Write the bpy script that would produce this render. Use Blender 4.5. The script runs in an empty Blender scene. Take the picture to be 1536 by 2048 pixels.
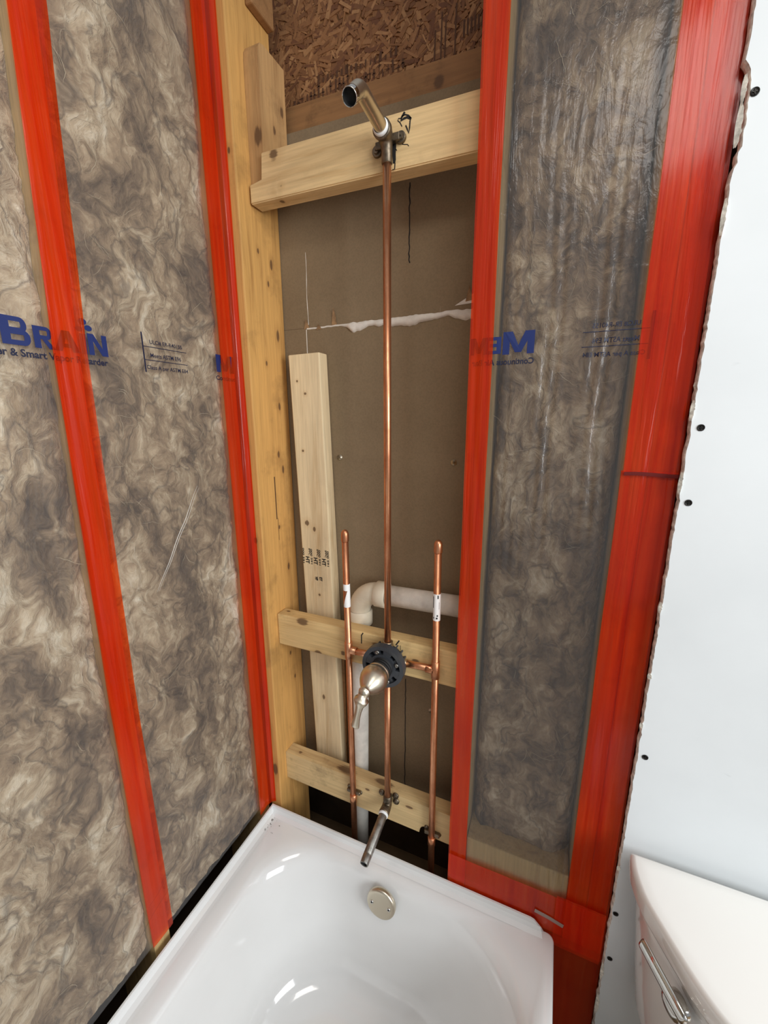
import bpy, bmesh, math, random
from mathutils import Vector, Matrix, noise

random.seed(7)
S = bpy.context.scene
COL = S.collection

# ------------------------------------------------------------------ camera
def add_camera():
    p, w, r = math.radians(12.925), math.radians(23.126), math.radians(-0.166)
    F = Vector((-math.sin(w)*math.cos(p), math.cos(w)*math.cos(p), -math.sin(p)))
    R = Vector((math.cos(w), math.sin(w), 0))
    U = R.cross(F)
    R2 = R*math.cos(r) + U*math.sin(r)
    U2 = -R*math.sin(r) + U*math.cos(r)
    cd = bpy.data.cameras.new('camera')
    cd.sensor_fit = 'VERTICAL'; cd.sensor_height = 36; cd.sensor_width = 27
    cd.lens = 815.69/2048*36
    cd.clip_start = 0.02
    c = bpy.data.objects.new('camera', cd); COL.objects.link(c)
    M = Matrix((R2, U2, -F)).transposed().to_4x4()
    M.translation = Vector((0.70, -0.783, 1.49))
    c.matrix_world = M
    S.camera = c
add_camera()

# ------------------------------------------------------------------ world, lights, exposure
wd = bpy.data.worlds.new('world'); S.world = wd; wd.use_nodes = True
bg = wd.node_tree.nodes['Background']
bg.inputs[0].default_value = (0.93, 0.96, 1.0, 1); bg.inputs[1].default_value = 0.50

def area(name, loc, target, sx, sy, energy, col):
    ld = bpy.data.lights.new(name, 'AREA'); ld.shape = 'RECTANGLE'
    ld.size = sx; ld.size_y = sy; ld.energy = energy; ld.color = col
    o = bpy.data.objects.new(name, ld); COL.objects.link(o)
    o.location = loc
    o.rotation_euler = (Vector(target)-Vector(loc)).to_track_quat('-Z', 'Y').to_euler()
    return o
area('window_light', (2.85, -1.25, 1.7), (0.1, -0.15, 1.15), 1.1, 1.3, 74, (0.95, 0.98, 1.0))
area('ceiling_light', (1.05, -0.95, 2.43), (1.0, -0.9, 0.0), 0.6, 0.6, 13, (1.0, 0.96, 0.90))

S.view_settings.view_transform = 'Standard'
S.view_settings.look = 'None'
S.view_settings.gamma = 1.0
S.view_settings.use_curve_mapping = False
S.view_settings.exposure = -0.30

# ------------------------------------------------------------------ helpers
def lin(c):
    return tuple((x/255/12.92 if x/255 <= 0.04045 else ((x/255+0.055)/1.055)**2.4) for x in c) + (1.0,)

class N:
    """tiny node-tree helper"""
    def __init__(s, name):
        s.m = bpy.data.materials.new(name); s.m.use_nodes = True
        s.t = s.m.node_tree; s.n = s.t.nodes
        s.b = s.n['Principled BSDF']; s.out = s.n['Material Output']
    def new(s, kind, **kw):
        nd = s.n.new(kind)
        for k, v in kw.items(): setattr(nd, k, v)
        return nd
    def link(s, a, b): s.t.links.new(a, b)
    def pos(s):
        return s.new('ShaderNodeNewGeometry').outputs['Position']
    def mapping(s, vec, scale, loc=(0, 0, 0), rot=(0, 0, 0)):
        m = s.new('ShaderNodeMapping'); m.inputs['Scale'].default_value = scale
        m.inputs['Location'].default_value = loc; m.inputs['Rotation'].default_value = rot
        s.link(vec, m.inputs[0]); return m.outputs[0]
    def noise(s, vec, scale, detail=4, rough=0.55, dist=0.0):
        t = s.new('ShaderNodeTexNoise'); t.inputs['Scale'].default_value = scale
        t.inputs['Detail'].default_value = detail; t.inputs['Roughness'].default_value = rough
        t.inputs['Distortion'].default_value = dist
        s.link(vec, t.inputs['Vector']); return t.outputs['Fac']
    def ramp(s, fac, stops):
        r = s.new('ShaderNodeValToRGB'); e = r.color_ramp.elements
        while len(e) < len(stops): e.new(0.5)
        for el, (p, c) in zip(e, stops):
            el.position = p; el.color = c if len(c) == 4 else tuple(c)+(1,)
        s.link(fac, r.inputs[0]); return r.outputs[0]
    def mix(s, fac, a, b, mode='MIX'):
        m = s.new('ShaderNodeMix', data_type='RGBA', blend_type=mode)
        for sock, v in ((m.inputs[0], fac), (m.inputs[6], a), (m.inputs[7], b)):
            if hasattr(v, 'links'): s.link(v, sock)
            elif isinstance(v, (int, float)): sock.default_value = v
            else: sock.default_value = v
        return m.outputs[2]
    def math(s, op, a, b=None, clamp=False):
        m = s.new('ShaderNodeMath', operation=op, use_clamp=clamp)
        for sock, v in ((m.inputs[0], a), (m.inputs[1], b)):
            if v is None: continue
            if hasattr(v, 'links'): s.link(v, sock)
            else: sock.default_value = v
        return m.outputs[0]
    def bump(s, h, strength=0.3, dist=0.002):
        b = s.new('ShaderNodeBump'); b.inputs['Strength'].default_value = strength
        b.inputs['Distance'].default_value = dist
        s.link(h, b.inputs['Height']); s.link(b.outputs[0], s.b.inputs['Normal']); return b.outputs[0]
    def base(s, v):
        if hasattr(v, 'links'): s.link(v, s.b.inputs['Base Color'])
        else: s.b.inputs['Base Color'].default_value = v
    def set(s, **kw):
        for k, v in kw.items():
            sock = s.b.inputs[k.replace('_', ' ')]
            if hasattr(v, 'links'): s.link(v, sock)
            else: sock.default_value = v

GREY = lambda v: (v, v, v, 1)

def wood(name, light, dark, axis=2, knots=(), rough=0.72, dirt=0.25, grain=1.0, seed=0.0):
    """procedural softwood: grain runs along axis; knots = (x,y,z, radius, stretch)"""
    m = N(name); p = m.pos()
    sc = [26*grain]*3; sc[axis] = 1.3
    warp = m.noise(p, 5, 2)
    wv = m.new('ShaderNodeVectorMath', operation='SCALE'); wv.inputs[3].default_value = 0.02
    cmb = m.new('ShaderNodeCombineXYZ')
    for i in range(3): m.link(warp, cmb.inputs[i])
    m.link(cmb.outputs[0], wv.inputs[0])
    ad = m.new('ShaderNodeVectorMath', operation='ADD'); m.link(p, ad.inputs[0]); m.link(wv.outputs[0], ad.inputs[1])
    v = m.mapping(ad.outputs[0], sc, (seed, seed*1.7, seed*0.6))
    g1 = m.noise(v, 1.6, 5, 0.6, 0.4)
    sc2 = [150]*3; sc2[axis] = 6
    g2 = m.noise(m.mapping(p, sc2, (seed, 0, 0)), 1.5, 3)
    md = tuple(x*.45+y*.55 for x, y in zip(light, dark))
    c = m.ramp(g1, [(0.30, lin(md)), (0.45, lin(light)), (0.60, lin(tuple(min(255, x*1.04) for x in light))), (0.72, lin(tuple(x*.88+y*.12 for x, y in zip(light, dark))))])
    c = m.mix(0.22, c, m.ramp(g2, [(0.35, GREY(0.35)), (0.65, GREY(1.0))]), 'MULTIPLY')
    d = m.noise(p, 9+seed, 5, 0.65)
    c = m.mix(m.ramp(d, [(0.55, GREY(0)), (0.78, GREY(dirt*2.2))]), c, lin(tuple(x*.55 for x in dark)))
    for (kx, ky, kz, kr, st) in knots:
        sub = m.new('ShaderNodeVectorMath', operation='SUBTRACT'); m.link(p, sub.inputs[0]); sub.inputs[1].default_value = (kx, ky, kz)
        s3 = [1, 1, 1]; s3[axis] = 1/st
        mu = m.new('ShaderNodeVectorMath', operation='MULTIPLY'); m.link(sub.outputs[0], mu.inputs[0]); mu.inputs[1].default_value = s3
        ln = m.new('ShaderNodeVectorMath', operation='LENGTH'); m.link(mu.outputs[0], ln.inputs[0])
        dd = m.math('ADD', ln.outputs['Value'], m.math('MULTIPLY', m.math('SUBTRACT', g2, 0.5), kr*0.9))
        halo = m.math('SUBTRACT', 1.0, m.math('DIVIDE', dd, kr*2.6), True)
        c = m.mix(m.math('MULTIPLY', halo, 0.5), c, lin(dark))
        core = m.math('MULTIPLY', m.math('SUBTRACT', 1.0, m.math('DIVIDE', dd, kr), True), 3.0, True)
        c = m.mix(m.math('MULTIPLY', core, .82), c, lin((88, 60, 36)))
    m.base(c); m.set(Roughness=rough)
    m.bump(g2, 0.25, 0.0015)
    return m.m

def plain(name, col, rough=0.5, metal=0.0, vary=0.0, vscale=20, bump=0.0, **kw):
    m = N(name); p = m.pos()
    if vary:
        f = m.noise(p, vscale, 5, 0.6)
        m.base(m.ramp(f, [(0.3, lin(tuple(x*(1-vary) for x in col))), (0.7, lin(tuple(min(255, x*(1+vary*.5)) for x in col)))]))
        if bump: m.bump(f, bump, 0.002)
    else: m.base(lin(col))
    m.set(Roughness=rough, Metallic=metal, **kw)
    return m.m

# ---- mesh building
def mesh_obj(name, bm, mat, parent=None, smooth=False, loc=None):
    me = bpy.data.meshes.new(name)
    bmesh.ops.recalc_face_normals(bm, faces=bm.faces) if len(bm.faces) < 60000 else None
    if loc is not None: bmesh.ops.translate(bm, verts=bm.verts, vec=-Vector(loc))
    bm.to_mesh(me); bm.free()
    if smooth:
        me.polygons.foreach_set('use_smooth', [True]*len(me.polygons))
    o = bpy.data.objects.new(name, me); COL.objects.link(o)
    for mm in (mat if isinstance(mat, (list, tuple)) else [mat]): me.materials.append(mm)
    if loc is not None: o.location = loc
    if parent is not None:
        o.parent = parent
        o.matrix_parent_inverse = Matrix.Translation(-parent_world(parent))
    return o
def parent_world(p):
    v = Vector(p.location)
    if p.parent:      # locations are kept in world terms through matrix_parent_inverse
        pass
    return v
def thing(name, label, cat, loc=(0, 0, 0), group=None):
    o = bpy.data.objects.new(name, None); COL.objects.link(o); o.location = loc
    o.empty_display_size = 0.05
    tag(o, label, cat, group); return o
def tag(o, label=None, cat=None, group=None, kind=None):
    for k, v in (('label', label), ('category', cat), ('group', group), ('kind', kind)):
        if v: o[k] = v
    return o

def box(bm, x0, x1, y0, y1, z0, z1, bev=0.0, seg=1):
    r = bmesh.ops.create_cube(bm, size=1.0, matrix=Matrix.Translation(((x0+x1)/2, (y0+y1)/2, (z0+z1)/2)) @ Matrix.Diagonal((x1-x0, y1-y0, z1-z0, 1)))
    if bev:
        es = {e for v in r['verts'] for e in v.link_edges}
        bmesh.ops.bevel(bm, geom=list(es), offset=bev, segments=seg, affect='EDGES', profile=0.5)
def box_bm(*a, **k):
    bm = bmesh.new(); box(bm, *a, **k); return bm

def frame_for(d):
    d = d.normalized()
    a = Vector((0, 0, 1)) if abs(d.z) < 0.9 else Vector((1, 0, 0))
    u = d.cross(a).normalized(); return u, d.cross(u).normalized()
def tube(bm, pts, rad, seg=20, caps=True, inner=None):
    pts = [Vector(p) for p in pts]
    rads = rad if isinstance(rad, (list, tuple)) else [rad]*len(pts)
    rings = []; u = None
    for i, p in enumerate(pts):
        d = (pts[min(i+1, len(pts)-1)]-pts[max(i-1, 0)]).normalized()
        if u is None: u, w = frame_for(d)
        else:
            u = (u-d*u.dot(d)).normalized(); w = d.cross(u).normalized()
        rings.append([bm.verts.new(p+(u*math.cos(2*math.pi*k/seg)+w*math.sin(2*math.pi*k/seg))*rads[i]) for k in range(seg)])
    for a, b in zip(rings, rings[1:]):
        for k in range(seg):
            bm.faces.new((a[k], a[(k+1) % seg], b[(k+1) % seg], b[k]))
    if caps:
        for r in (rings[0], rings[-1]):
            try: bm.faces.new(r)
            except ValueError: pass
    return rings
def tube_bm(*a, **k):
    bm = bmesh.new(); tube(bm, *a, **k); return bm
def lathe(bm, origin, axis, prof, seg=32, closed_ends=False):
    """prof: list of (t along axis, radius)"""
    o = Vector(origin); d = Vector(axis).normalized(); u, w = frame_for(d)
    rings = []
    for t, r in prof:
        if r <= 1e-6: rings.append([bm.verts.new(o+d*t)])
        else: rings.append([bm.verts.new(o+d*t+(u*math.cos(2*math.pi*k/seg)+w*math.sin(2*math.pi*k/seg))*r) for k in range(seg)])
    for a, b in zip(rings, rings[1:]):
        if len(a) == 1 and len(b) == 1: continue
        for k in range(seg):
            k2 = (k+1) % seg
            if len(a) == 1: bm.faces.new((a[0], b[k2], b[k]))
            elif len(b) == 1: bm.faces.new((a[k], a[k2], b[0]))
            else: bm.faces.new((a[k], a[k2], b[k2], b[k]))
    if closed_ends:
        for r in (rings[0], rings[-1]):
            if len(r) > 2: bm.faces.new(r)
def lathe_bm(*a, **k):
    bm = bmesh.new(); lathe(bm, *a, **k); return bm
def arc(c, r, a0, a1, n, plane='xz'):
    out = []
    for i in range(n+1):
        a = math.radians(a0+(a1-a0)*i/n)
        ca, sa = math.cos(a)*r, math.sin(a)*r
        out.append(Vector(c)+(Vector((ca, 0, sa)) if plane == 'xz' else Vector((0, ca, sa))))
    return out
def grid_bm(nu, nv, fn):
    bm = bmesh.new()
    vs = [[bm.verts.new(fn(i/nu, j/nv)) for j in range(nv+1)] for i in range(nu+1)]
    for i in range(nu):
        for j in range(nv):
            bm.faces.new((vs[i][j], vs[i+1][j], vs[i+1][j+1], vs[i][j+1]))
    return bm
def fast_grid(name, nu, nv, fn, mat, smooth=True):
    co = [tuple(fn(i/nu, j/nv)) for i in range(nu+1) for j in range(nv+1)]
    fs = [(i*(nv+1)+j, (i+1)*(nv+1)+j, (i+1)*(nv+1)+j+1, i*(nv+1)+j+1) for i in range(nu) for j in range(nv)]
    me = bpy.data.meshes.new(name); me.from_pydata(co, [], fs)
    if smooth: me.polygons.foreach_set('use_smooth', [True]*len(me.polygons))
    o = bpy.data.objects.new(name, me); COL.objects.link(o); me.materials.append(mat)
    return o
def adopt(child, parent):
    child.parent = parent
    child.matrix_parent_inverse = Matrix.Translation(-Vector(parent.location))

def ribbon(bm, pts, w, plane_n=(0, -1, 0)):
    """flat stroke along pts in a plane with normal plane_n"""
    n = Vector(plane_n); pts = [Vector(p) for p in pts]; prev = None
    ws = w if isinstance(w, (list, tuple)) else [w]*len(pts)
    for i, p in enumerate(pts):
        d = (pts[min(i+1, len(pts)-1)]-pts[max(i-1, 0)]).normalized()
        s = d.cross(n).normalized()*ws[i]/2
        cur = (bm.verts.new(p+s), bm.verts.new(p-s))
        if prev: bm.faces.new((prev[0], prev[1], cur[1], cur[0]))
        prev = cur

def text_bm(body, size, fn, bold=0.0, width=None, height=None, shear=0.0):
    """lettering laid out with (u along line, v up) mapped to 3D by fn; width/height rescale the inked box"""
    cu = bpy.data.curves.new('t', 'FONT'); cu.body = body; cu.size = size; cu.offset = bold; cu.resolution_u = 3
    o = bpy.data.objects.new('t', cu); COL.objects.link(o)
    dg = bpy.context.evaluated_depsgraph_get(); dg.update()
    me = bpy.data.meshes.new_from_object(o.evaluated_get(dg))
    bpy.data.objects.remove(o); bpy.data.curves.remove(cu)
    bm = bmesh.new(); bm.from_mesh(me); bpy.data.meshes.remove(me)
    x0 = min(v.co.x for v in bm.verts); x1 = max(v.co.x for v in bm.verts)
    y0 = min(v.co.y for v in bm.verts); y1 = max(v.co.y for v in bm.verts)
    sx = (width/(x1-x0)) if width else 1; sy = (height/(y1-y0)) if height else 1
    for v in bm.verts:
        v.co = Vector(fn((v.co.x-x0)*sx, (v.co.y-y0)*sy))
    return bm
def merge(dst, src):
    me = bpy.data.meshes.new('m'); src.to_mesh(me); src.free(); dst.from_mesh(me); bpy.data.meshes.remove(me)

# ------------------------------------------------------------------ materials
M_ = {}
M_['stud'] = wood('old_stud_wood', (206, 156, 88), (150, 102, 50), 2,
    [(.034, .055, 1.86, .004, 1.8), (.034, .10, 1.845, .005, 2.4), (.034, .085, 1.80, .004, 2), (.034, .06, 1.62, .004, 1.8), (.034, .11, 1.69, .007, 2.4),
     (.034, .10, 1.52, .005, 2), (.034, .085, 1.40, .005, 2), (.034, .10, 1.36, .006, 2.2), (.034, .07, 1.21, .004, 1.6), (.034, .10, 1.09, .006, 2), (.034, .085, .83, .004, 2), (.034, .10, .745, .004, 2),
     (.02, 0, .50, .009, 2.4), (.012, 0, 1.19, .006, 1.6), (.02, 0, 2.03, .004, 2)], dirt=.2, seed=1.0)
M_['scab'] = wood('scab_wood', (188, 146, 96), (140, 98, 58), 2, [(.06, .046, 2.07, .010, 2.0), (.072, .09, 2.10, .005, 2), (.072, .12, 2.15, .006, 2)], dirt=.2, seed=3.0)
M_['stud2'] = wood('stud_wood', (206, 176, 122), (160, 122, 74), 2, [], dirt=.2, seed=5.0)
M_['block_top'] = wood('pale_block_wood', (222, 190, 138), (184, 142, 88), 0,
    [(.105, .03, 2.022, .013, 1.0), (.12, .03, 1.962, .005, 1), (.10, .03, 1.955, .004, 1), (.11, .05, 1.94, .007, 1)], dirt=.12, seed=2.0)
M_['block_mid'] = wood('knotty_block_wood', (216, 184, 128), (176, 136, 80), 0,
    [(.115, .036, .968, .012, 1.7), (.235, .036, .905, .007, 1), (.16, .036, .89, .007, 1.8), (.055, .06, .976, .005, 1.5), (.43, .036, .93, .008, 1.5), (.33, .036, .95, .008, 1.8), (.32, .036, .93, .006, 1.5)], dirt=.22, seed=6.0)
M_['block_low'] = wood('grey_stained_block_wood', (210, 182, 132), (168, 130, 84), 0,
    [(.075, .05, .53, .006, 1.3), (.23, .05, .53, .014, 2.5), (.34, .055, .53, .012, 2.5), (.30, .034, .51, .005, 1.5), (.42, .034, .505, .005, 2)], dirt=.25, seed=8.0)
M_['board'] = wood('new_board_wood', (228, 206, 166), (196, 160, 112), 2,
    [(.09, .102, 1.58, .0035, 1), (.112, .102, 1.55, .004, 1), (.098, .102, 1.41, .0035, 1), (.10, .102, 1.22, .008, 1), (.122, .102, 1.205, .005, 1.5), (.13, .102, 1.02, .004, 1), (.13, .102, .70, .005, 2)], dirt=.06, grain=.8, seed=4.0)
M_['plank'] = wood('brown_plank_wood', (150, 108, 66), (112, 76, 42), 0, [(.42, .153, 2.135, .013, 1.0)], dirt=.25, seed=9.0)

def drywall_back():
    m = N('grey_brown_drywall_paper'); p = m.pos()
    f = m.noise(p, 3, 5, 0.6); f2 = m.noise(p, 260, 2)
    c = m.ramp(f, [(0.3, lin((128, 109, 83))), (0.7, lin((146, 126, 98)))])
    c = m.mix(0.25, c, m.ramp(f2, [(0.35, GREY(0.6)), (0.6, GREY(1))]), 'MULTIPLY')
    sc = m.noise(m.mapping(p, (40, 1, 3)), 2, 5, .7)
    c = m.mix(m.ramp(sc, [(0.68, GREY(0)), (0.80, GREY(.35))]), c, lin((196, 184, 164)))
    m.base(c); m.set(Roughness=0.9); m.bump(f2, .15, .0006); return m.m
M_['drywall_back'] = drywall_back()

def drywall_white():
    m = N('white_painted_drywall'); p = m.pos()
    f = m.noise(p, 6, 4); f2 = m.noise(m.mapping(p, (3, 1, 60)), 3, 3)
    c = m.ramp(f, [(0.3, lin((216, 221, 223))), (0.7, lin((222, 227, 229)))])
    s = m.noise(m.mapping(p, (16, 1, 70), rot=(0, .25, 0)), 1.1, 2, .5)
    k = m.noise(p, 9, 2)
    sm = m.math('MULTIPLY', m.ramp(s, [(0.70, GREY(0)), (0.78, GREY(1))]), m.ramp(k, [(0.58, GREY(0)), (0.66, GREY(.5))]))
    c = m.mix(sm, c, lin((120, 122, 122)))
    m.base(c); m.set(Roughness=0.62); m.bump(f2, .06, .0008); return m.m
M_['drywall_white'] = drywall_white()
M_['gypsum'] = plain('broken_gypsum_edge', (222, 218, 206), .95, 0, .25, 120, .5)
M_['paper'] = plain('torn_brown_paper', (150, 118, 84), .9, 0, .3, 60)

def insulation():
    m = N('brown_mineral_wool'); p = m.pos()
    w = m.new('ShaderNodeTexNoise'); w.inputs['Scale'].default_value = 9; w.inputs['Detail'].default_value = 3
    m.link(p, w.inputs['Vector'])
    sc = m.new('ShaderNodeVectorMath', operation='SCALE'); m.link(w.outputs['Color'], sc.inputs[0]); sc.inputs[3].default_value = 0.11
    ad = m.new('ShaderNodeVectorMath', operation='ADD'); m.link(p, ad.inputs[0]); m.link(sc.outputs[0], ad.inputs[1])
    q = m.mapping(ad.outputs[0], (1, 1, .62), rot=(.45, .35, .0))
    a = m.noise(q, 8, 7, 0.62, 0.35)
    b = m.noise(q, 30, 6, 0.66, 1.0)
    h = m.math('ADD', m.math('MULTIPLY', a, 0.58), m.math('MULTIPLY', b, 0.42))
    c = m.ramp(h, [(0.36, lin((86, 71, 59))), (0.43, lin((126, 106, 86))), (0.50, lin((166, 143, 116))), (0.56, lin((202, 182, 154))), (0.64, lin((238, 226, 204)))])
    # crevice shade between the tufts, painted into the colour
    r = m.math('ABSOLUTE', m.math('SUBTRACT', m.noise(q, 10, 3, .5, .4), .5))
    c = m.mix(m.ramp(r, [(0.0, GREY(.55)), (0.022, GREY(0))]), c, lin((82, 70, 62)))
    m.base(c); m.set(Roughness=1.0)
    m.bump(h, .9, .03)
    return m.m
M_['wool'] = insulation()
M_['fibre'] = plain('pale_wool_fibre', (186, 170, 144), .9)

def membrane():
    m = N('clear_vapor_membrane'); p = m.pos()
    tr = m.new('ShaderNodeBsdfTransparent'); tr.inputs[0].default_value = (.955, .955, .95, 1)
    gl = m.new('ShaderNodeBsdfGlossy'); gl.inputs['Roughness'].default_value = .22
    gl.inputs['Color'].default_value = (.9, .9, .92, 1)
    df = m.new('ShaderNodeBsdfDiffuse'); df.inputs[0].default_value = (.62, .61, .60, 1)
    lw = m.new('ShaderNodeLayerWeight'); lw.inputs[0].default_value = .28
    n1 = m.noise(m.mapping(p, (1, 1, .22)), 26, 4, .6, .6)
    n2 = m.noise(m.mapping(p, (1, 1, .6), rot=(.6, .2, .4)), 60, 3, .6, 1.0)
    b = m.new('ShaderNodeBump'); b.inputs['Strength'].default_value = .55; b.inputs['Distance'].default_value = .006
    m.link(m.math('ADD', n1, m.math('MULTIPLY', n2, .35)), b.inputs['Height'])
    m.link(b.outputs[0], gl.inputs['Normal']); m.link(b.outputs[0], lw.inputs['Normal'])
    m1 = m.new('ShaderNodeMixShader'); m1.inputs[0].default_value = .06
    m.link(tr.outputs[0], m1.inputs[1]); m.link(df.outputs[0], m1.inputs[2])
    m2 = m.new('ShaderNodeMixShader')
    m.link(m.math('MULTIPLY', lw.outputs['Fresnel'], .85, True), m2.inputs[0])
    m.link(m1.outputs[0], m2.inputs[1]); m.link(gl.outputs[0], m2.inputs[2])
    m.link(m2.outputs[0], m.out.inputs[0]); return m.m
M_['membrane'] = membrane()

def tape():
    m = N('red_sheathing_tape'); p = m.pos()
    f = m.noise(m.mapping(p, (40, 40, 1.2)), 1.0, 5, .65, .6)
    g = m.noise(p, 3.2, 3, .5)
    c = m.ramp(f, [(0.30, lin((204, 26, 8))), (0.46, lin((242, 62, 14))), (0.60, lin((248, 88, 34))), (0.74, lin((244, 112, 82)))])
    c = m.mix(m.ramp(g, [(0.4, GREY(0)), (0.65, GREY(.6))]), c, lin((198, 34, 26)))
    m.base(c); m.set(Roughness=.24, Specular_IOR_Level=.5, Coat_Weight=.7, Coat_Roughness=.12)
    n1 = m.noise(m.mapping(p, (46, 46, 2.0)), 1.0, 4, .55, .4); m.bump(n1, .8, .006)
    tr = m.new('ShaderNodeBsdfTransparent'); tr.inputs[0].default_value = (1.0, .25, .06, 1)
    mx = m.new('ShaderNodeMixShader'); mx.inputs[0].default_value = .33
    m.link(tr.outputs[0], mx.inputs[1]); m.link(m.b.outputs[0], mx.inputs[2]); m.link(mx.outputs[0], m.out.inputs[0])
    return m.m
M_['tape'] = tape()
M_['ink_blue'] = plain('blue_print_ink', (14, 36, 96), .5)
M_['ink_dark'] = plain('dark_blue_print_ink', (20, 26, 54), .5)
M_['marker'] = plain('black_marker_ink', (22, 20, 20), .8)

def copper():
    m = N('tarnished_copper'); p = m.pos()
    f = m.noise(m.mapping(p, (8, 8, 3)), 4, 6, .65)
    c = m.ramp(f, [(0.3, lin((176, 116, 82))), (0.5, lin((216, 152, 114))), (0.68, lin((236, 180, 142)))])
    m.base(c); m.set(Metallic=1.0, Roughness=m.ramp(f, [(0.3, GREY(.46)), (0.7, GREY(.30))])); return m.m
M_['copper'] = copper()
M_['nickel'] = plain('brushed_nickel', (214, 205, 186), .33, 1.0)
M_['chrome'] = plain('polished_chrome', (205, 203, 198), .08, 1.0)
M_['steel'] = plain('dark_steel_nipple', (158, 156, 150), .42, 1.0, .3, 60)
M_['bronze'] = plain('dark_bronze_fitting', (122, 110, 94), .45, 1.0, .35, 60)
M_['brass'] = plain('dull_brass', (186, 168, 140), .4, 1.0, .2, 80)
M_['black'] = plain('black_plastic', (56, 59, 64), .42)
M_['black2'] = plain('deep_black', (14, 14, 15), .7)
M_['ptfe'] = plain('white_thread_tape', (232, 234, 234), .6)
M_['pvc'] = plain('white_pvc_pipe', (232, 228, 218), .42, 0, .10, 26)
M_['pvc_fit'] = plain('cream_pvc_fitting', (224, 212, 188), .42, 0, .05, 26)
M_['screw'] = plain('black_screw', (46, 44, 42), .45, .7)
M_['screw_steel'] = plain('bright_screw_tip', (190, 182, 164), .35, 1.0)
M_['sticker'] = plain('white_sticker', (240, 240, 238), .5)
M_['compound'] = plain('joint_compound', (226, 219, 208), .8, 0, .06, 60, .2)
M_['enamel'] = plain('white_tub_enamel', (228, 229, 228), .1, 0, .015, 4, Coat_Weight=.5, Coat_Roughness=.05)
M_['porcelain'] = plain('white_porcelain', (234, 232, 227), .1, 0, 0, Coat_Weight=.5, Coat_Roughness=.04)
M_['concrete'] = plain('plywood_subfloor', (150, 124, 92), .85, 0, .2, 8)
M_['sheathing'] = plain('dark_sheathing', (92, 76, 58), .9, 0, .2, 8)

# ------------------------------------------------------------------ the setting
tag(mesh_obj('floor', box_bm(-.2, 3.2, -3.0, .3, -.05, 0), M_['concrete']), 'bare plywood floor under the tub', kind='structure')
tag(mesh_obj('wall_left', box_bm(-.16, -.145, -3.0, .3, 0, 2.45), M_['sheathing']), 'outer sheathing behind the left insulated wall', kind='structure')

# back of the neighbouring room's drywall, seen through the open stud bay
wb = thing('wall_back', None, None, (0.29, .14, 0)); tag(wb, 'grey brown back of drywall behind the copper pipes', kind='structure')
bm = box_bm(-.02, .62, .14, .1527, 1.708, 2.118)
for v in bm.verts:
    if v.co.z > 2: v.co.z = 2.1225-.0235*v.co.x
mesh_obj('drywall_panel', bm, M_['drywall_back'], wb)
mesh_obj('drywall_panel', box_bm(-.02, .0975, .14, .1527, .43, 1.7075), M_['drywall_back'], wb)
mesh_obj('drywall_panel', box_bm(.0995, .62, .1405, .1527, .43, 1.7055), M_['drywall_back'], wb)
mesh_obj('backing_sheet', box_bm(-.16, 3.2, .1785, .19, .43, 2.5), M_['sheathing'], wb)
mesh_obj('void_back', box_bm(-.2, 3.2, .29, .30, 0, .45), M_['sheathing'], wb)  # unseen panels boxing in the cavity, added to keep it dark
mesh_obj('void_side', box_bm(3.19, 3.2, .0, .30, 0, 2.5), M_['sheathing'], wb)
mesh_obj('void_top', box_bm(-.2, 3.2, .155, .30, .43, .44), M_['sheathing'], wb)
# white compound squeezed through the horizontal joint
def compound_bead():
    bm = bmesh.new(); prev = None
    keys = [(.10, .004, 0), (.15, .004, .000), (.19, .004, .001), (.205, .006, .0), (.23, .022, -.006), (.245, .020, -.005), (.27, .012, -.001), (.30, .014, -.002), (.34, .018, -.003),
            (.37, .022, -.004), (.40, .016, -.001), (.43, .013, 0), (.455, .010, .003), (.475, .018, .0), (.49, .020, -.003), (.515, .022, -.002), (.54, .014, 0)]
    def at(x):
        for (x0, h0, c0), (x1, h1, c1) in zip(keys, keys[1:]):
            if x <= x1:
                t = (x-x0)/(x1-x0); t = t*t*(3-2*t); return h0+(h1-h0)*t, c0+(c1-c0)*t
        return keys[-1][1:]
    n = 160
    for i in range(n+1):
        x = .10+.44*i/n; h, c = at(x); h *= 1+.25*noise.noise(Vector((x*90, 0, 3)))
        z = 1.7065+c+.0012*noise.noise(Vector((x*60, 5, 0)))
        d = min(.007, h*.45)
        ring = [bm.verts.new((x, y, zz)) for y, zz in ((.1405, z+h*.45), (.1405-d*.7, z+h*.3), (.1405-d, z-h*.1), (.1405-d*.7, z-h*.42), (.1405, z-h*.55))]
        if prev:
            for a in range(4): bm.faces.new((prev[a], prev[a+1], ring[a+1], ring[a]))
        prev = ring
    return bm
mesh_obj('joint_compound', compound_bead(), M_['compound'], wb, True)
bm = bmesh.new()
ribbon(bm, [(.1045+.001*math.sin(i), .1398, 1.875-.02*i) for i in range(9)], [.001, .0015, .001, .002, .001, .0015, .002, .001, .002])
ribbon(bm, [(.0985, .1398, 1.705-.008*i) for i in range(9)], .0022)
mesh_obj('scored_line', bm, M_['compound'], wb)
for (x, z, tall) in ((.10, 1.715, .022), (.178, 1.722, .04), (.135, 1.706, .012), (.50, 1.738, .03)):    # torn paper tabs along the joint
    bm = bmesh.new()
    a = [bm.verts.new(q) for q in ((x-.008, .1395, z-tall*.4), (x+.007, .1395, z-tall*.35), (x+.005, .1375, z+tall*.2), (x+.001, .1335, z+tall*.6), (x-.004, .1375, z+tall*.1))]
    bm.faces.new(a)
    mesh_obj('torn_paper', bm, M_['paper'], wb)
bm = bmesh.new(); a = [bm.verts.new(q) for q in ((.47, .1393, 1.722), (.54, .1393, 1.725), (.54, .1393, 1.765), (.515, .1393, 1.745))]; bm.faces.new(a)
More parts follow.
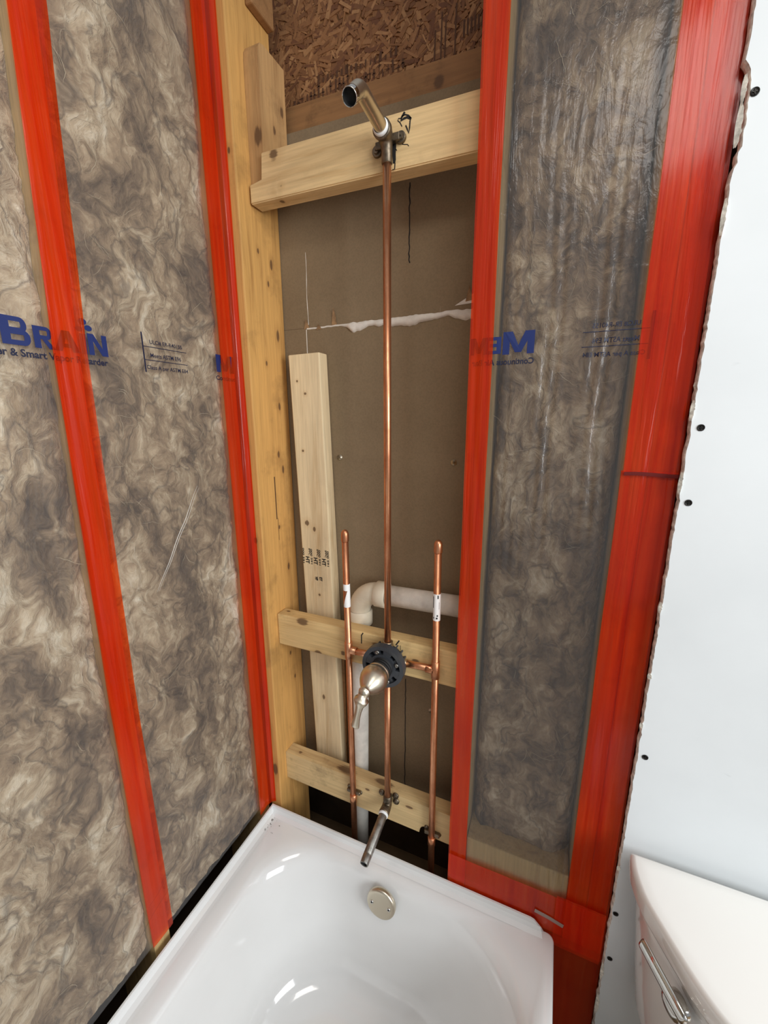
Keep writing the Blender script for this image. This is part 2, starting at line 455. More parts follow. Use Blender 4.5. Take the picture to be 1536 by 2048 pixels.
mesh_obj('torn_paper', bm, M_['compound'], wb)
for (x, z) in ((.183, 1.393), (.480, 1.391), (.442, .722)):
    s = lathe_bm((x, .1405, z), (0.1, -1, 0.1), [(0, .0075), (.002, .0065), (.003, .003), (.008, .0024), (.012, .0004), (.0125, 0)], 12)
    mesh_obj('screw_tip', s, M_['screw_steel'], wb, True)
# marker line down the panel
def wob(x, z0, z1, n, amp, y):
    return [(x+amp*noise.noise(Vector((z0*3, i*.6, 1))), y, z0+(z1-z0)*i/n) for i in range(n+1)]
bm = bmesh.new(); ribbon(bm, wob(.3665, 1.968, 1.817, 24, .003, .1397), [.0022+.0018*abs(noise.noise(Vector((i*.7, 0, 0)))) for i in range(25)])
mesh_obj('marker_line', bm, M_['marker'], wb)
bm = bmesh.new(); ribbon(bm, wob(.3685, .80, .44, 30, .002, .1402-.0006), .0022)
mesh_obj('marker_line', bm, M_['marker'], wb)

# plank and OSB above the drywall
def plank_bm():
    bm = box_bm(-.02, .62, .1535, .1675, 2.09, 2.18, bev=.0015)
    for v in bm.verts: v.co.z -= (v.co.x-.10)*.026
    return bm
tag(mesh_obj('brown_plank', plank_bm(), M_['plank'], loc=(.3, .16, 2.105)), 'brown stained plank with a round knot above the drywall edge', 'plank')
def osb():
    m = N('osb_strand'); at = m.new('ShaderNodeVertexColor'); at.layer_name = 'shade'
    p = m.pos(); f = m.noise(p, 180, 3, .6)
    m.base(m.mix(.35, at.outputs[0], m.ramp(f, [(0.3, GREY(.4)), (0.65, GREY(1))]), 'MULTIPLY')); m.set(Roughness=.75)
    return m.m
M_['osb'] = osb()
def osb_strands(x0, x1, z0, z1, y, n):
    co, fs, cols = [], [], []
    pal = [(150, 104, 64), (142, 97, 59), (132, 88, 53), (160, 114, 73), (124, 82, 49), (146, 101, 62), (172, 127, 84), (114, 72, 44)]
    for i in range(n):
        cx, cz = random.uniform(x0, x1), random.uniform(z0, z1)
        L = random.uniform(.012, .05); W = random.uniform(.003, .011); a = random.gauss(.6, .9)
        ca, sa = math.cos(a), math.sin(a); yy = y-random.uniform(0.0005, .004); tl = random.uniform(-.0012, .0012)
        pts = [(-.5, -.4), (.42, -.5), (.5, .35), (-.44, .5)]
        b = len(co)
        for k, (u, v) in enumerate(pts):
            du, dv = u*L, v*W
            xx = min(max(cx+du*ca-dv*sa, x0), x1); zz = min(max(cz+du*sa+dv*ca, z0), z1)
            co.append((xx, yy+tl*u, zz)); 
        for k in range(4): co.append((co[b+k][0], y+.001, co[b+k][2]))
        c = lin(random.choice(pal))
        for f in ((0, 1, 2, 3), (0, 4, 5, 1), (1, 5, 6, 2), (2, 6, 7, 3), (3, 7, 4, 0)):
            fs.append([b+q for q in f]); cols.append(c)
    me = bpy.data.meshes.new('osb_strands'); me.from_pydata(co, [], fs)
    ca = me.color_attributes.new('shade', 'FLOAT_COLOR', 'CORNER')
    k = 0
    for poly, c in zip(me.polygons, cols):
        for _ in poly.loop_indices: ca.data[k].color = c; k += 1
    me.materials.append(M_['osb'])
    o = bpy.data.objects.new('wood_strands', me); COL.objects.link(o); return o
ob = tag(mesh_obj('strand_board', box_bm(-.02, .62, .174, .1782, 2.05, 2.5), M_['plank'], loc=(.3, .174, 2.05)), 'brown oriented strand board at the top of the open bay', 'board')
st = osb_strands(-.02, .62, 2.16, 2.5, .1738, 4200); st['kind'] = 'stuff'; adopt(st, ob)
# faded black print on the strand board
bm = bmesh.new()
for i in range(26):
    x = .075+i*.0105+random.uniform(-.002, .002)
    h = random.choice((.012, .016, .022)); z = 2.186+random.uniform(0, .006)
    if i % 7 == 6: h = .04
    ribbon(bm, [(x, .1692, z), (x+random.uniform(-.001, .001), .1692, z+h)], random.choice((.0012, .003, .004)))
    if random.random() < .6: ribbon(bm, [(x-.004, .1692, z+h*.5), (x+.004, .1692, z+h*.5)], .002)
for i in range(16):
    x = .15+i*.0115; ribbon(bm, [(x, .1692, 2.215), (x+.001, .1692, 2.215+random.choice((.008, .012, .016)))], random.choice((.003, .005)))
for (x, h) in ((.405, .05), (.418, .075), (.426, .06), (.446, .08)):
    ribbon(bm, [(x, .1692, 2.182), (x+.001, .1692, 2.182+h)], .0028)
for i in range(6):
    ribbon(bm, [(.463+i*.007, .1692, 2.205+i*.001), (.463+i*.007, .1692, 2.232)], .0035)
mesh_obj('faded_print', bm, plain('faded_print_ink', (84, 54, 34), .8), ob)['kind'] = 'stuff'

# ------------------------------------------------------------------ framing lumber
def lumber(name, x0, x1, y0, y1, z0, z1, mat, label, cat, group=None, bev=.003):
    o = mesh_obj(name, box_bm(x0, x1, y0, y1, z0, z1, bev=bev, seg=2), mat, loc=((x0+x1)/2, (y0+y1)/2, z0))
    return tag(o, label, cat, group)
stud_l = lumber('wall_stud', -.004, .034, 0, .139, 0, 2.5, M_['stud'], 'tall orange tan corner stud with knots left of the copper pipes', 'stud')
bm = bmesh.new(); ribbon(bm, [(.036-.0019, .062, 1.345-.016*i) for i in range(8)], .004, (1, 0, 0)); ribbon(bm, [(.0343, .066, 1.235-.03*i) for i in range(3)], .0012, (1, 0, 0))
mesh_obj('dark_scratch', bm, plain('dark_scratch_stain', (84, 56, 30), .8), stud_l)
lumber('wall_stud', .537, .575, .001, .139, 0, 2.5, M_['stud2'], 'stud under the narrow red tape right of the copper pipes', 'stud')
lumber('wall_stud', .799, .837, .001, .139, .345, 2.5, M_['stud2'], 'inner stud of the pair under the wide red tape', 'stud')
lumber('wall_stud', .838, .876, .001, .139, .345, 2.5, M_['stud2'], 'outer stud of the pair under the wide red tape beside the drywall', 'stud')
lumber('bottom_plate', .576, .798, .003, .139, .345, .520, M_['stud2'], 'pale horizontal block behind the membrane at the foot of the right bay', 'block')
# short scab on the side of the corner stud, rounded top
bm = bmesh.new()
prof = [(.046, 1.982), (.135, 1.982), (.135, 2.236), (.066, 2.236), (.054, 2.232), (.048, 2.222), (.046, 2.208)]
a = [bm.verts.new((.0345, y, z)) for y, z in prof]; b = [bm.verts.new((.071, y, z)) for y, z in prof]
bm.faces.new(a); bm.faces.new(b)
for i in range(len(a)): bm.faces.new((a[i], a[(i+1) % len(a)], b[(i+1) % len(b)], b[i]))
tag(mesh_obj('scab_board', bm, M_['scab'], loc=(.053, .09, 1.982)), 'short brown scab with a rounded top above the notched block', 'board')
lumber('spacer_block', .0345, .052, .062, .135, 2.31, 2.5, M_['plank'], 'dark wood spacer against the corner stud at the top', 'block')

# notched top block
bm = bmesh.new()
prof = [(.0385, 1.943), (.535, 1.936), (.535, 2.026), (.073, 2.032), (.0735, 1.981), (.0385, 1.980)]
a = [bm.verts.new((x, .0345, z)) for x, z in prof]; b = [bm.verts.new((x, .0725, z)) for x, z in prof]
bm.faces.new(a); bm.faces.new(b)
for i in range(len(a)): bm.faces.new((a[i], a[(i+1) % len(a)], b[(i+1) % len(b)], b[i]))
bmesh.ops.bevel(bm, geom=list(bm.edges), offset=.0022, segments=2, affect='EDGES')
topb = tag(mesh_obj('blocking_board', bm, M_['block_top'], loc=(.29, .049, 1.936)), 'pale notched wooden block behind the shower arm', 'block')
# scribbles in black marker
bm = bmesh.new(); Y = .0341
XA, ZA, SU, SV, SK = .388, 2.018, .000128, .000101, .00003
def px(pts, w):   # strokes drawn on a fine grid of about 0.15 mm
    k = 1.5; w = [q*k for q in w] if isinstance(w, list) else w*k
    ribbon(bm, [(XA+(u-1100)*SU, Y, ZA-(v-640)*SV-(u-1100)*SK) for u, v in pts], w)
px([(1145, 560), (1100, 640), (1090, 690), (1130, 660), (1180, 640), (1235, 660)], .0026)
px([(1105, 625), (1150, 600), (1200, 612), (1240, 655), (1225, 690), (1218, 800), (1205, 880), (1185, 820), (1160, 760)], .0016)
px([(1095, 655), (1050, 660), (1040, 690), (1075, 720), (1105, 780)], .0011)
px([(1075, 1040), (1140, 1052), (1190, 1050), (1210, 1075)], .0009); px([(1145, 920), (1160, 985)], .0008); px([(1010, 1120), (1030, 1150)], .0008)
px([(985, 925), (980, 1000), (988, 1100), (985, 1200), (990, 1300), (985, 1350)], [.006, .0055, .005, .0045, .004, .003]); px([(970, 950), (968, 1080)], .002); px([(1000, 1340), (995, 1440), (960, 1450)], .0014)
mesh_obj('marker_scribble', bm, M_['marker'], topb)['kind'] = 'stuff'

midb = lumber('blocking_board', .0345, .536, .036, .074, .886, .976, M_['block_mid'], 'knotty wooden block behind the shower valve', 'block')
for pts, w in (([(.2935, .0357, .975), (.289, .0357, .968), (.2885, .0357, .945)], .0028), ([(.389, .0357, .976), (.380, .0357, .962)], .003), ([(.392, .0357, .964), (.392, .0357, .95)], .001)):
    bm = bmesh.new(); ribbon(bm, pts, w); mesh_obj('marker_tick', bm, M_['marker'], midb)
# lower block with a notch in the bottom edge
bm = bmesh.new()
outline = [(.0345, .446), (.448, .438)]
outline += [(.462+.014*math.cos(math.radians(a)), .438+.024*math.sin(math.radians(a))) for a in range(180, -1, -20)]
outline += [(.535, .436), (.535, .526), (.0345, .534)]
a = [bm.verts.new((x, .034, z)) for x, z in outline]; b = [bm.verts.new((x, .072, z)) for x, z in outline]
bm.faces.new(a); bm.faces.new(b)
for i in range(len(a)): bm.faces.new((a[i], a[(i+1) % len(a)], b[(i+1) % len(b)], b[i]))
tag(mesh_obj('blocking_board', bm, M_['block_low'], loc=(.29, .053, .436)), 'grey stained wooden block behind the tub spout pipe', 'block')

# loose pale board standing against the drywall
bo = thing('loose_board', 'pale new board standing upright behind the pipes', 'board', (.13, .12, .44))
bm = box_bm(.067, .156, .1015, .1385, .44, 1.643, bev=.003, seg=2)
for v in bm.verts:
    t = (1.643-v.co.z)/1.34; v.co.x += .034*t
    if v.co.z > 1.6: v.co.z += (v.co.x-.11)*.02
mesh_obj('plank_body', bm, M_['board'], bo)
bm = bmesh.new()
def bx_(z): return .067+.034*(1.643-z)/1.34
for i, (t, hh) in enumerate((('HT', .017), ('HT', .017), ('HT', .017))):
    x = bx_(1.10)+.010+i*.0255
    merge(bm, text_bm('IPPC', .01, lambda u, v, x=x: (x+.010+v*.35-.0, .1012, 1.150-u), .0003, width=.020, height=.016))
    merge(bm, text_bm(t, .01, lambda u, v, x=x: (x+v, .1012, 1.126-u), .0004, width=.020, height=.012))
for i in range(4):
    x = bx_(1.10)+.0005+i*.0255
    merge(bm, text_bm('000 591', .01, lambda u, v, x=x: (x+v, .1012, 1.149-u), .0003, width=.043, height=.0055))
merge(bm, text_bm('WP', .01, lambda u, v: (bx_(1.07)+.036+v, .1012, 1.072-u), .0006, width=.011, height=.010))
merge(bm, text_bm('ET', .01, lambda u, v: (bx_(1.07)+.05+v, .1012, 1.072-u), .0005, width=.011, height=.009))
mesh_obj('printed_stamp', bm, M_['marker'], bo)['kind'] = 'stuff'
lumber('thin_strip', .178, .1865, .128, .1385, .44, .93, M_['plank'], 'thin dark wood strip beside the loose board', 'strip', bev=.001)

# ------------------------------------------------------------------ insulation, membrane, tape
def wool_h(a, z, seed):
    p = Vector((a*7, z*6, seed))
    q = p+Vector((noise.noise(p*1.3), noise.noise(p*1.3+Vector((9, 3, 1))), 0))*.6
    h = noise.noise(q*1.0)*.5 + (0.5-abs(noise.noise(q*2.1)))*.55 + noise.noise(q*4.7)*.25 + (0.4-abs(noise.noise(q*9.3)))*.18 + noise.noise(q*21)*.09
    return h
def interp(keys, t):
    if t <= keys[0][0]: return keys[0][1]
    for (a, va), (b, vb) in zip(keys, keys[1:]):
        if t <= b: return va+(vb-va)*(t-a)/(b-a)
    return keys[-1][1]
def batt_left(name, y0, y1, z0, z1, seed, label, sa=False, sb=False):
    bow = [(0, 0), (1.0, 0), (1.6, .006), (2.03, .0215), (2.45, .032)]
    def f(u, v):
        z = z0+(z1-z0)*v; b = interp(bow, z)
        ya = y0+(b if sa else 0); yb = y1+(b if sb else 0)
        y = ya+(yb-ya)*u
        e = min(u, 1-u)*(y1-y0)
        edge = 1-math.exp(-e/.012)
        x = -.017+.015*wool_h(y, z, seed)-.008*(1-edge)
        return (min(x, -.0025), y, z)
    o = fast_grid(name, int((y1-y0)*330), int((z1-z0)*330), f, M_['wool'])
    return tag(o, label, 'insulation')
def batt_right(name, x0, x1, z0, z1, seed, label):
    def f(u, v):
        x = x0+(x1-x0)*u; z = z0+(z1-z0)*v
        e = min(u*1.6, 1-u)*(x1-x0)
        edge = 1-math.exp(-e/.014)
        y = .048-.018*wool_h(x, z, seed)+.04*(1-edge)
        return (x, max(y, .004), z)
    o = fast_grid(name, int((x1-x0)*330), int((z1-z0)*330), f, M_['wool'])
    return tag(o, label, 'insulation')
bat1 = batt_left('insulation_batt', -.3505, -.0405, .395, 2.45, 3.0, 'brown wool insulation between the two red tape strips on the left', True, False)
bat2 = batt_left('insulation_batt', -.759, -.389, .395, 2.45, 11.0, 'brown wool insulation left of the left red tape strip', False, True)
batt_left('insulation_batt', -1.164, -.799, .395, 2.45, 21.0, 'brown wool insulation in the farthest left bay')
bat4 = batt_right('insulation_batt', .577, .797, .521, 2.45, 31.0, 'dark brown wool insulation in the narrow right bay')

lumber('wall_stud', -.142, -.004, -.798, -.760, .0, 2.45, M_['stud2'], 'stud behind the outermost left tape strip', 'stud')
bm = bmesh.new(); prev = None
for z, yc in ((.0, -.3695), (1.0, -.3715), (1.6, -.3655), (2.03, -.3500), (2.45, -.3395)):
    cur = [bm.verts.new((x, yc+dy, z)) for x, dy in ((-.142, -.017), (-.005, -.017), (-.005, .019), (-.142, .019))]
    if prev:
        for k in range(4): bm.faces.new((prev[k], prev[(k+1) % 4], cur[(k+1) % 4], cur[k]))
    else: bm.faces.new(cur)
    prev = cur
bm.faces.new(prev)
tag(mesh_obj('wall_stud', bm, M_['stud2'], loc=(-.07, -.368, 0)), 'slightly bowed stud behind the left red tape strip', 'stud')
lumber('wall_stud', -.142, -.006, -.040, -.006, .0, 2.45, M_['stud2'], 'end stud of the left wall behind the corner red tape', 'stud')

# wisps of pale fibre lying on the wool, one uncountable mass per wall
def fibres(name, n, place, seed):
    rnd = random.Random(seed); co, fs = [], []
    for _ in range(n):
        (a, z) = place(rnd); ang = rnd.uniform(0, 6.28); L = rnd.uniform(.015, .06); k = rnd.uniform(-35, 35); w = rnd.uniform(.00018, .0005)
        ns = 9; pts = []
        for i in range(ns+1):
            pts.append((a, z)); ang += k*L/ns+rnd.uniform(-.35, .35); a += math.cos(ang)*L/ns; z += math.sin(ang)*L/ns
        b = len(co)
        for i, (pa, pz) in enumerate(pts):
            j = min(i+1, ns); i0 = max(i-1, 0)
            dx, dz = pts[j][0]-pts[i0][0], pts[j][1]-pts[i0][1]; l = math.hypot(dx, dz) or 1
            ww = w*(1-abs(2*i/ns-1)**2*.8)
            co.append(place(None, pa-dz/l*ww, pz+dx/l*ww)); co.append(place(None, pa+dz/l*ww, pz-dx/l*ww))
        for i in range(ns): fs.append((b+2*i, b+2*i+1, b+2*i+3, b+2*i+2))
    me = bpy.data.meshes.new(name); me.from_pydata(co, [], fs); me.materials.append(M_['fibre'])
    o = bpy.data.objects.new(name, me); COL.objects.link(o); return o
def pl_left(seed, ya, yb):
    def place(r, a=None, z=None):
        if r: return r.uniform(ya, yb), r.uniform(.42, 2.4)
        return (min(-.017+.015*wool_h(a, z, seed)+.0012, -.0015), a, z)
    return place
def pl_right(r, a=None, z=None):
    if r: return r.uniform(.60, .77), r.uniform(.55, 2.4)
    return (a, max(.048-.018*wool_h(a, z, 31.0)-.0012, .003), z)
for n, fn, sd, bt in ((220, pl_left(3.0, -.33, -.07), 1, bat1), (170, pl_left(11.0, -.72, -.42), 2, bat2), (130, pl_right, 3, bat4)):
    o = fibres('loose_fibres', n, fn, sd); o['kind'] = 'stuff'; adopt(o, bt)

# membranes
def mem_l(y, z):
    return .0008*noise.noise(Vector((y*18, z*7, 2)))+.0005*noise.noise(Vector((y*60, z*14, 4)))
def mem_r(x, z):
    w = .0010*noise.noise(Vector((x*22, z*5, 7)))+.0007*noise.noise(Vector((x*90, z*6, 1)))
    ax = min(1, max(0, (x-.585)/.03))*min(1, max(0, (.792-x)/.02)); az = min(1, max(0, (z-1.12)/.2))*min(1, max(0, (2.05-z)/.3))
    k = max(0, .35+noise.noise(Vector((x*26, z*3.5, 3))))
    w += .0017*ax*az*k*math.sin(x*330+2.2*noise.noise(Vector((x*6, z*4, 9))))
    return -.0030-w*.9
ml = tag(fast_grid('vapor_membrane', 200, 300, lambda u, v: (mem_l(-1.2+1.198*u, .405+2.045*v), -1.2+1.198*u, .405+2.045*v), M_['membrane']),
    'clear glossy vapor membrane over the left insulated wall', 'membrane')
mr = tag(fast_grid('vapor_membrane', 240, 260, lambda u, v: (.541+.331*u, mem_r(.541+.331*u, .40+2.05*v), .40+2.05*v), M_['membrane']),
    'clear wrinkled vapor membrane over the narrow right bay', 'membrane')
# creases in the left film
def crease(pts, w):
    ribbon(bm, [(mem_l(y, z)+.0012, y, z) for y, z in pts], w, (1, 0, 0))
def crl(y0, z0, y1, z1, w, n=14):
    crease([(y0+(y1-y0)*i/n, z0+(z1-z0)*i/n+.002*math.sin(i*1.1)) for i in range(n+1)], [w*(.3+math.sin(math.pi*i/n)) for i in range(n+1)])
cw, cd_ = plain('film_crease_white', (214, 212, 206), .3), plain('film_crease_dark', (84, 76, 68), .4)
for (y0, z0, y1, z1, w, mt) in ((-.152, 1.352, -.275, 1.16, .0012, cw), (-.148, 1.348, -.271, 1.16, .0008, cw), (-.09, .50, -.30, .435, .0009, cd_), (-.30, .52, -.46, .44, .0009, cd_), (-.28, .56, -.40, .50, .0009, cd_)):
    bm = bmesh.new(); crl(y0, z0, y1, z1, w); mesh_obj('film_crease', bm, mt, ml)

# lettering on the membrane
def LP(y0, z0): return lambda u, v: (mem_l(y0+u, z0+v)+.0010, y0+u, z0+v)
def RP(x0, z0): return lambda u, v: (x0-u, mem_r(x0-u, z0+v)-.0008, z0+v)       # reads reversed: the film hangs inside out here
GLYPH = {   # heavy capitals as polygons in a unit box
 'M': [[(0, 0), (0, 1), (.22, 1), (.22, 0)], [(.78, 0), (.78, 1), (1, 1), (1, 0)], [(.06, 1), (.30, 1), (.60, .08), (.40, .08)], [(.94, 1), (.70, 1), (.40, .08), (.60, .08)]],
 'E': [[(0, 0), (0, 1), (.36, 1), (.36, 0)], [(.3, .80), (.3, 1), (1, 1), (1, .80)], [(.3, .41), (.3, .61), (.92, .61), (.92, .41)], [(.3, 0), (.3, .2), (1, .2), (1, 0)]],
 'N': [[(0, 0), (0, 1), (.27, 1), (.27, 0)], [(.73, 0), (.73, 1), (1, 1), (1, 0)], [(.06, 1), (.32, 1), (.94, 0), (.68, 0)]],
 'I': [[(0, 0), (0, 1), (1, 1), (1, 0)]],
 'A': [[(0, 0), (.35, 1), (.60, 1), (.28, 0)], [(.40, 1), (.65, 1), (1, 0), (.72, 0)], [(.2, .2), (.24, .38), (.76, .38), (.8, .2)]],
}
def _bowl(y0, y1, x0, x1, t):
    c = (y0+y1)/2; ry = (y1-y0)/2; cx = x1-ry*.9
    q = range(-90, 91, 15)
    o = [(x0, y0)]+[(cx+(x1-cx)*math.cos(math.radians(a)), c+ry*math.sin(math.radians(a))) for a in q]+[(x0, y1)]
    n = [(x0, y0+t)]+[(cx+(x1-cx-t*1.25)*math.cos(math.radians(a)), c+(ry-t)*math.sin(math.radians(a))) for a in q]+[(x0, y1-t)]
    return [[o[k], o[k+1], n[k+1], n[k]] for k in range(len(o)-1)]
GLYPH['B'] = [[(0, 0), (0, 1), (.32, 1), (.32, 0)], *_bowl(.45, 1, .3, .92, .17), *_bowl(0, .56, .3, 1.0, .18)]
GLYPH['R'] = [[(0, 0), (0, 1), (.32, 1), (.32, 0)], *_bowl(.42, 1, .3, .92, .18), [(.38, .46), (.62, .46), (1.06, 0), (.70, 0)]]
def letter(P, ch, a, z, w, h, parent):
    bm = bmesh.new(); fn = P(a, z)
    for poly in GLYPH[ch]: bm.faces.new([bm.verts.new(fn(x*w, y*h)) for x, y in poly])
    mesh_obj('printed_letter', bm, M_['ink_blue'], parent)
def line(P, s, a, z, w, h, bold, parent): mesh_obj('fine_print', text_bm(s, .03, P(a, z), bold, width=w, height=h), M_['ink_dark'], parent)
def rule(pts, w, n, parent):
    bm = bmesh.new(); ribbon(bm, pts, w, n); mesh_obj('printed_rule', bm, M_['ink_dark'], parent)
for s, a, z, w, h in (('M', -.5685, 1.590, .048, .037), ('E', -.515, 1.590, .025, .030), ('M', -.486, 1.590, .036, .030), ('B', -.4465, 1.590, .034, .037), ('R', -.4085, 1.590, .026, .030), ('A', -.3830, 1.590, .036, .030), ('I', -.3455, 1.590, .0095, .030), ('N', -.334, 1.590, .030, .032), ('M', -.068, 1.590, .052, .036)):
    letter(LP, s, a, z, w, h, ml)
for (y, z, r) in ((-.338, 1.638, .0060), (-.3305, 1.6295, .0055), (-.3445, 1.6265, .0052)):
    bm = bmesh.new(); bm.faces.new([bm.verts.new(LP(y, z)(r*math.cos(k*math.pi/8)*1.05, r*.8*math.sin(k*math.pi/8))) for k in range(16)])
    mesh_obj('printed_dot', bm, M_['ink_blue'], ml)
line(LP, 'TM', -.3015, 1.591, .005, .0022, 0, ml)
line(LP, 'Continuous Air Barrier & Smart Vapor Retarder', -.570, 1.572, .2635, .0135, .0009, ml)
line(LP, 'ULC# ER-R40155', -.2245, 1.6222, .070, .0078, .0005, ml)
line(LP, 'Meets ASTM E96', -.2255, 1.5995, .066, .0078, .0005, ml)
line(LP, 'Class A per ASTM E84', -.2355, 1.5765, .090, .0095, .0005, ml)
for z in (1.6175, 1.5945): rule([LP(-.2375, z)(.0925*i/12, 0) for i in range(13)], .0013, (1, 0, 0), ml)
rule([LP(-.2385, 1.573)(0, .068*i/10) for i in range(11)], .0028, (1, 0, 0), ml)
line(LP, 'Continuo', -.072, 1.573, .060, .0095, .0007, ml)
# right bay, mirrored
for s, a, z, w, h in (('M', .6455, 1.598, .052, .037), ('E', .5905, 1.600, .021, .028), ('M', .5675, 1.600, .030, .028)):
    letter(RP, s, a, z, w, h, mr)
line(RP, 'Continuous Air Bar', .6465, 1.581, .1055, .0105, .0008, mr)
line(RP, 'ULC# ER-R40155', .799, 1.6290, .067, .0082, .0005, mr)
line(RP, 'Meets ASTM E96', .7995, 1.6070, .066, .0082, .0005, mr)
line(RP, 'Class A per ASTM E84', .8095, 1.584, .088, .0095, .0005, mr)
for z in (1.6245, 1.602): rule([RP(.8125, z)(.0935*i/12, 0) for i in range(13)], .0013, (0, -1, 0), mr)
rule([RP(.815, 1.579)(0, .070*i/10) for i in range(11)], .0042, (0, -1, 0), mr)

# tapes: narrow ribbons with slight ripples
def interp(keys, t):
    if t <= keys[0][0]: return keys[0][1]
    for (a, va), (b, vb) in zip(keys, keys[1:]):
        if t <= b: return va+(vb-va)*(t-a)/(b-a)
    return keys[-1][1]
def tape_left(label, keys, w, z0, z1, seed):
    n = 180; m = 14
    def f(u, v):
        z = z0+(z1-z0)*v; c = interp(keys, z)
        y = c+(u-.5)*w+.0012*noise.noise(Vector((z*6, seed, u)))
        return (.0032+.0012*noise.noise(Vector((u*4, z*4, seed)))+.0008*noise.noise(Vector((u*9, z*2.5, seed+4))), y, z)
    return tag(fast_grid('red_tape', m, n, f, M_['tape']), label, 'tape')
tape_left('left red tape strip running down the insulated left wall', [(.40, -.3695), (1.0, -.3715), (1.6, -.363), (2.03, -.3455), (2.45, -.335)], .049, .404, 2.45, 1)
tape_left('outermost left red tape strip', [(0, -.779), (3, -.779)], .049, .404, 2.45, 9)
def tape_corner():
    def f(u, v):
        z = .385+2.065*v
        prof = [(.0032, -.0560), (.0030, -.040), (.0010, -.024), (.0022, -.018), (.006, -.0075), (.0125, -.0025), (.0165, -.0022)]
        t = u*(len(prof)-1); i = min(int(t), len(prof)-2); q = t-i
        x = prof[i][0]+(prof[i+1][0]-prof[i][0])*q; y = prof[i][1]+(prof[i+1][1]-prof[i][1])*q
        wv = noise.noise(Vector((u*3, z*3.2, 5)))
        return (x+.0010*wv, y-.0010*noise.noise(Vector((u*3, z*2.6, 8))), z)
    return tag(fast_grid('red_tape', 36, 180, f, M_['tape']), 'red tape folded into the corner beside the orange stud', 'tape')
tape_corner()
def tape_flat(label, x0, x1, z0, z1, y, seed, horiz=False):
    nu, nv = (60, 12) if horiz else (16, max(20, int((z1-z0)*90)))
    def f(u, v):
        z = z0+(z1-z0)*v; x = x0+(x1-x0)*u
        if horiz: z += .0012*noise.noise(Vector((x*9, seed, 0)))
        else: x += .0013*noise.noise(Vector((z*5, seed, u*.5)))
        return (x, y-abs(.0012*noise.noise(Vector((x*40, z*4, seed)))), z)
    return tag(fast_grid('red_tape', nu, nv, f, M_['tape']), label, 'tape')
tape_flat('narrow red tape strip along the stud right of the copper pipes', .5355, .5765, .39, 2.45, -.0042, 3)
tape_flat('upper wide red tape strip between the right bay and the drywall', .8005, .8785, 1.3975, 2.45, -.0062, 12)
lowt = tape_flat('lower wide red tape strip between the right bay and the drywall', .7975, .8785, .335, 1.4045, -.0040, 17)
tape_flat('dark red tape strip between the tub apron and the drywall', .765, .8785, .02, .352, -.0040, 19)
bm = grid_bm(14, 3, lambda u, v: (.8015+.0765*u, -.0076-.0003*math.sin(math.pi*v), 1.3965+.006*v+.001*math.sin(u*5)))  # dark red strip drawn along the seam of the two wide tapes
mesh_obj('tape_seam_strip', bm, plain('dark_red_seam_strip', (96, 12, 6), .9), lowt)
th = tape_flat('horizontal red tape across the foot of the right bay', .5365, .8740, .330, .466, -.0085, 23, True)
tape_flat('short red tape patch over the wide tape beside the tub corner', .778, .874, .340, .474, -.0105, 29, True)
bm = bmesh.new(); ribbon(bm, [(.737, -.0112, .408), (.766, -.0112, .404), (.797, -.0122, .398)], .010)  # pale grey strip laid on the horizontal tape
mesh_obj('grey_patch', bm, plain('pale_grey_strip', (150, 128, 120), .4), th)

# ------------------------------------------------------------------ white drywall on the right
def drywall_right():
    bm = bmesh.new(); yf, yb = -.0215, -.0085
    zs = [i*.006 for i in range(0, 409)]
    edge = []
    for z in zs:
        x = .8795+.0022*noise.noise(Vector((z*38, 1, 0)))+.0014*noise.noise(Vector((z*120, 4, 0)))
        if 1.80 < z < 1.93: x += .006*math.sin((z-1.80)/.13*math.pi)+.003*noise.noise(Vector((z*90, 9, 0)))
        if z > 1.93: x -= .004
        if z < .5: x += .002*noise.noise(Vector((z*60, 7, 0)))
        edge.append(x)
    rows = []
    for z, x in zip(zs, edge):
        xb = x-.0012-.0025*max(0, noise.noise(Vector((z*70, 22, 0))))
        rows.append([bm.verts.new((3.2, yf, z)), bm.verts.new((x+.02, yf, z)), bm.verts.new((x+.0006, yf, z)), bm.verts.new((x-.0008, yf+.003, z)), bm.verts.new((xb, (yf+yb)/2, z)), bm.verts.new((x-.0012, yb-.0012, z)), bm.verts.new((x-.0012, yb, z)), bm.verts.new((3.2, yb, z))])
    for a, b in zip(rows, rows[1:]):
        for k in range(7):
            f = bm.faces.new((a[k], a[k+1], b[k+1], b[k])); f.material_index = 0 if k in (0, 1) else (2 if k == 5 else 1)
    return bm
wr = mesh_obj('wall_right', drywall_right(), [M_['drywall_white'], M_['gypsum'], M_['paper']]); tag(wr, 'white painted drywall with a torn edge behind the toilet', kind='structure')
for i, (z, L, w) in enumerate(((1.86, .05, .006), (1.90, .03, .004), (1.755, .045, .004), (1.50, .03, .004), (1.39, .035, .004), (1.18, .02, .003), (.62, .012, .005), (.34, .05, .005), (.24, .06, .006), (1.05, .012, .005), (.95, .012, .004))):
    bm = bmesh.new(); n = 14; prev = None      # ragged slivers of torn paper and plaster on the cut edge
    for k in range(n+1):
        zz = z-L/2+L*k/n; q = math.sin(math.pi*k/n)
        x0 = .8785-.0015*q; x1 = x0+w*q*(.7+.8*abs(noise.noise(Vector((zz*200, i, 0)))))
        cur = (bm.verts.new((x0-.002, -.0222, zz)), bm.verts.new((x1, -.0245*1.0, zz)), bm.verts.new((x1+.0005, -.0216, zz)))
        if prev:
            bm.faces.new((prev[0], prev[1], cur[1], cur[0])); bm.faces.new((prev[1], prev[2], cur[2], cur[1]))
        prev = cur
    mesh_obj('torn_sliver', bm, M_['gypsum'], wr)
